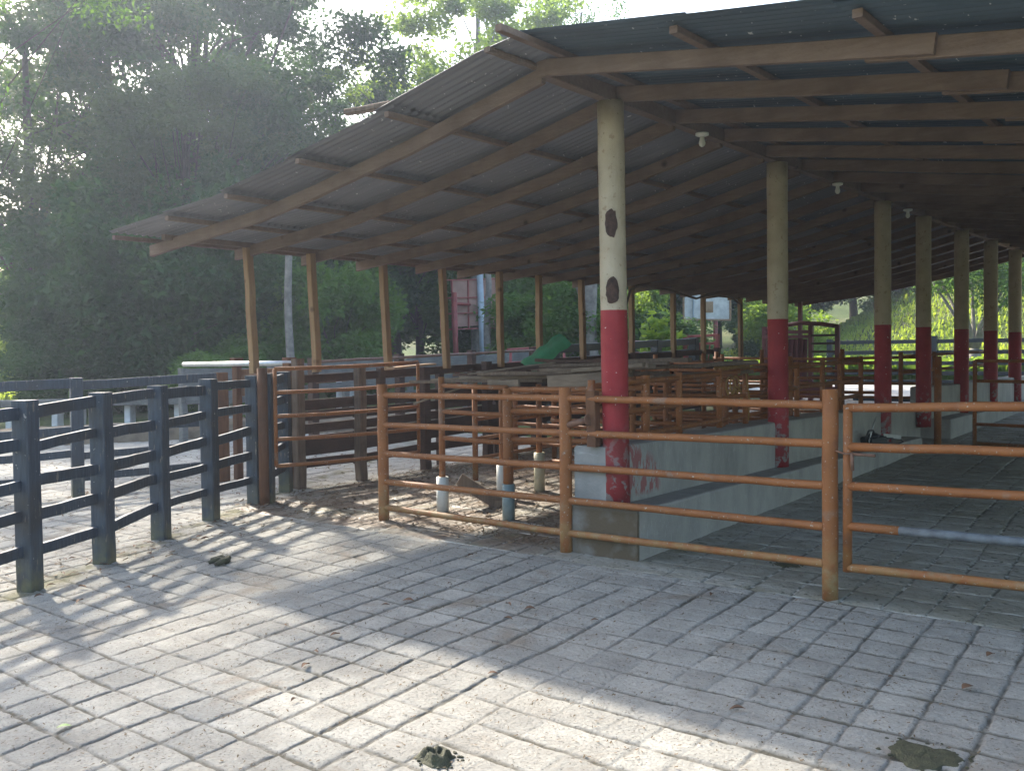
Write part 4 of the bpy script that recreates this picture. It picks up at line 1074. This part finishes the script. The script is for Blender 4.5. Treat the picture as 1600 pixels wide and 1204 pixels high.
# bare pale trunks standing in the tree wall
for az, D, h, r, lab in ((51.6, 20, 4.6, .085, 'slim straight pale trunk between the first two eave posts'),
                         (40.0, 25, 3.4, .10, 'grey bare trunk behind the bushes right of the grey pole'),
                         (33.9, 24, 3.6, .20, 'thick pale forked trunk left of the first column')):
    p = at(az, D); z = terr1(*p); t = empty('bare_trunk', (p.x, p.y, z), lab, 'tree trunk')
    b = MB(); pts = [(p.x+.04*math.sin(k*1.3), p.y, z-.2+(h+.2)*k/7) for k in range(8)]
    b.tube(pts, [r*(1.1-.05*k) for k in range(8)], 9)
    if r > .15:
        b.tube([(p.x, p.y, z+h*.55), (p.x-.35, p.y-.2, z+h*.85), (p.x-.6, p.y-.3, z+h*1.1)], [r*.6, r*.5, r*.35], 7)
        b.tube([(p.x, p.y, z+h*.7), (p.x+.4, p.y+.2, z+h*1.05)], [r*.5, r*.3], 7)
    part(b, 'trunk', M['bark'], t)

# grass and ground cover (uncountable)
def scatter(name, n, xf, size, mat, label, asp=.35, hfac=1., seed=3, cat='grass'):
    rng = np.random.default_rng(seed); P = xf(rng, n); z = terrain(P[:, 0], P[:, 1])+(n2(P[:, 0], P[:, 1], .35, 2)-.5)*.25
    a = rng.uniform(0, 6.28, n); L = size*rng.uniform(.5, 1.4, n)
    dx = np.cos(a); dy = np.sin(a); W = L*asp
    b0 = np.stack([P[:, 0], P[:, 1], z-.02], 1); lean = np.stack([dy*L*.35, -dx*L*.35, L*hfac], 1)*rng.uniform(.5, 1, n)[:, None]
    s_ = np.stack([dx*W, dy*W, 0*dx], 1)
    v = np.stack([b0-s_*.3, b0+s_*.3, b0+lean+s_*.35, b0+lean-s_*.35], 1).reshape(-1, 3)
    o = npmesh(name, v, np.arange(n*4).reshape(-1, 4), M[mat], None, {'rnd': np.repeat(rng.uniform(0, 1, n), 4)}, False)
    return tag(o, label, cat, None, 'stuff')
scatter('bank_grass', 60000, lambda r, n: np.stack([r.uniform(-22, 8, n), r.uniform(29, 56, n)], 1), .22, 'grass', 'sunlit grass covering the bank behind the barn')
scatter('hedge_cover', 26000, lambda r, n: np.stack([r.uniform(-13, 8, n), 26.7+r.uniform(0, 1, n)**1.5*2.6, ], 1), .5, 'leafC', 'low leafy plants growing along the far black fence', .4, 1.0, 5, 'plants')
scatter('clearing_grass', 26000, lambda r, n: np.stack([r.uniform(-48, -25, n), r.uniform(9, 26, n)], 1), .25, 'grass', 'grass in the clearing behind the left yard', .3, 1., 9)

# ------------------------------------------------------------------ small things on the ground
def dung(x, y, r, lab, flat=False):
    b = MB(); z = gz(x, y)+.002; rg = random.Random(int(abs(x*100))); hh = .010 if flat else .026
    nr, na = 12, 44; vs_ = []; fs_ = []
    ph = [rg.uniform(0, 6.28) for _ in range(6)]
    for i in range(nr+1):
        t = i/nr
        for k in range(na):
            a = 2*math.pi*k/na
            rim = r*(1+.13*math.sin(3*a+ph[0])+.08*math.sin(5*a+ph[1])+.05*math.sin(9*a+ph[2]))
            e = (1-t**3)*(.45+1.3*math.exp(-((t-.55)/.22)**2)) if not flat else (1-t**4)
            h = hh*e*(1+.10*math.sin(4*a+ph[3]+t*5)+.08*math.sin(7*a+ph[4]))+(hh*.16*rg.uniform(-1, 1) if 0 < t < .97 else 0)
            vs_.append((x+math.cos(a)*rim*t, y+math.sin(a)*rim*t*.85, z+max(0, h)-(.006 if i == nr else 0)))
    for i in range(nr):
        for k in range(na):
            l = (k+1) % na; fs_.append((i*na+k, (i+1)*na+k, (i+1)*na+l, i*na+l))
    b.add(vs_, fs_, not flat)
    for k in range(18):
        a = rg.uniform(0, 6.28); d = r*rg.uniform(.9, 1.35); q = rg.uniform(.004, .009)
        b.blob((x+math.cos(a)*d, y+math.sin(a)*d*.85, z+.003), (q*1.3, q, q*.7), 6, 4, .2)
    solo(b, 'dung_pile', M['dung'], lab, 'dung', 'dung on the paving')
dung(-2.533, 2.68, .082, 'dark crumbly dung pile on the sunlit paving at the bottom centre')
dung(-1.03, 3.78, .14, 'flat green dung pat on the shaded paving at the bottom right', True)
dung(-2.62, 6.29, .09, 'small dark dung patch behind the front railing', True)
dung(-.98, 6.6, .07, 'dark dung lump on the barn floor behind the aisle gate')
b = MB(); random.seed(9)
for k in range(5):
    x, y = -6.12+random.uniform(-.12, .12), 4.2+random.uniform(-.08, .08); a = random.uniform(0, 3)
    b.tube([(x-.09*math.cos(a), y-.05*math.sin(a), .135), (x, y+.02, .155), (x+.09*math.cos(a), y+.05*math.sin(a), .135)], [.012, .022, .014], 7)
solo(b, 'dried_clump', M['dung'], 'dark ring of dried dung and husk near the blue black fence', 'dung')
leaf_mesh = {}
def leaf_obj(x, y, s, mat, label, group=None, curl=.3):
    b = MB(); vs_ = []; n_ = 6
    for i in range(n_+1):
        t = i/n_; wd = math.sin(math.pi*min(1, t*.92+.06))*.28
        for sgn in (-1, 0, 1): vs_.append(((t-.5)*s, sgn*wd*s, .006+(abs(sgn)*curl*wd+math.sin(t*3)*.12)*s*.8))
    fs_ = []
    for i in range(n_):
        for j in range(2): fs_.append((i*3+j, i*3+j+1, (i+1)*3+j+1, (i+1)*3+j))
    b.add(vs_, fs_, True); o = b.build('fallen_leaf', M[mat], None)
    o.location = (x, y, gz(x, y)+.008); o.rotation_euler = (0, 0, random.uniform(0, 6.28))
    return tag(o, label, 'leaf', group)
random.seed(21)
leaf_obj(-4.045, 1.969, .06, 'green', 'small green leaf on the sunlit paving at the bottom left')
leaf_obj(-1.062, 4.565, .08, 'dry', 'curled brown leaf on the shaded paving at the right')
base = leaf_obj(-2.93, 3.50, .05, 'dry', 'small dry brown leaf lying on the yard paving', 'dry leaves on the paving', .6)
for k in range(110):
    o = base.copy(); COL.objects.link(o)
    if k < 70: t = random.random(); x = -6.6-1.3*t+random.gauss(.15, .35); y = 2.9+2.8*t+random.gauss(0, .3)
    elif k < 92: x = random.uniform(-11, -8.3); y = random.uniform(4, 8)
    else: x = random.uniform(-5, -.5); y = random.uniform(2.2, 5.4)
    o.location = (x, y, gz(x, y)+.008); s_ = random.uniform(.6, 1.5); o.scale = (s_, s_*random.uniform(.5, 1), s_); o.rotation_euler = (random.uniform(-.2, .2), 0, random.uniform(0, 6.28))
# crumbs and straw
def crumbs(name, n, fn, label, s0, mat='straw'):
    rng = np.random.default_rng(5); P = fn(rng, n); a = rng.uniform(0, 6.28, n); L = s0*rng.uniform(.3, 1.6, n); W = L*rng.uniform(.15, .5, n)
    z = S*P[:, 1]+.009; c, s_ = np.cos(a), np.sin(a); tl = rng.uniform(0, .5, n)*L
    def v(dx, dy, dz): return np.stack([P[:, 0]+c*dx*L-s_*dy*W, P[:, 1]+s_*dx*L+c*dy*W, z+dz*tl], 1)
    V = np.stack([v(-.5, -.5, 0), v(.5, -.5, .6), v(.5, .5, 1), v(-.5, .5, .2)], 1).reshape(-1, 3)
    o = npmesh(name, V, np.arange(n*4).reshape(-1, 4), M[mat], None, None, False); tag(o, label, 'litter', None, 'stuff')
crumbs('straw_litter', 15000, lambda r, n: np.stack([r.uniform(-8, 1.5, n), r.uniform(1.2, 5.6, n)], 1), 'tiny crumbs of straw and soil strewn over the yard paving', .0105)
crumbs('pen_litter', 9000, lambda r, n: np.stack([r.uniform(-8.2, -4.1, n), r.uniform(5.7, 12, n)], 1), 'soil and leaf crumbs strewn over the pen floor', .035)
crumbs('lane_litter', 5000, lambda r, n: np.stack([r.uniform(-14, -6.6, n), r.uniform(2, 9, n)], 1), 'dry leaf crumbs strewn along the left yard', .03)

HAZE = .0019  # haze volume added to lift the darks, mostly imitating lens veil
if HAZE:
    m = bpy.data.materials.new('lens veil haze'); m.use_nodes = True; nn = m.node_tree.nodes; nn.remove(nn['Principled BSDF'])
    v = nn.new('ShaderNodeVolumePrincipled'); v.inputs['Color'].default_value = (.72, .82, 1, 1); v.inputs['Density'].default_value = HAZE
    v.inputs['Anisotropy'].default_value = .55
    m.node_tree.links.new(v.outputs[0], nn['Material Output'].inputs['Volume'])
    bpy.ops.mesh.primitive_cube_add(size=1); hz = bpy.context.object; hz.name = 'haze'; hz.data.name = 'haze'
    hz.dimensions = (130, 130, 26); hz.location = (-20, 30, 11); hz.scale = (130, 130, 26)
    hz.data.materials.append(m); hz['kind'] = 'stuff'; hz['label'] = 'thin haze added mostly to imitate lens veil'; hz['category'] = 'haze'
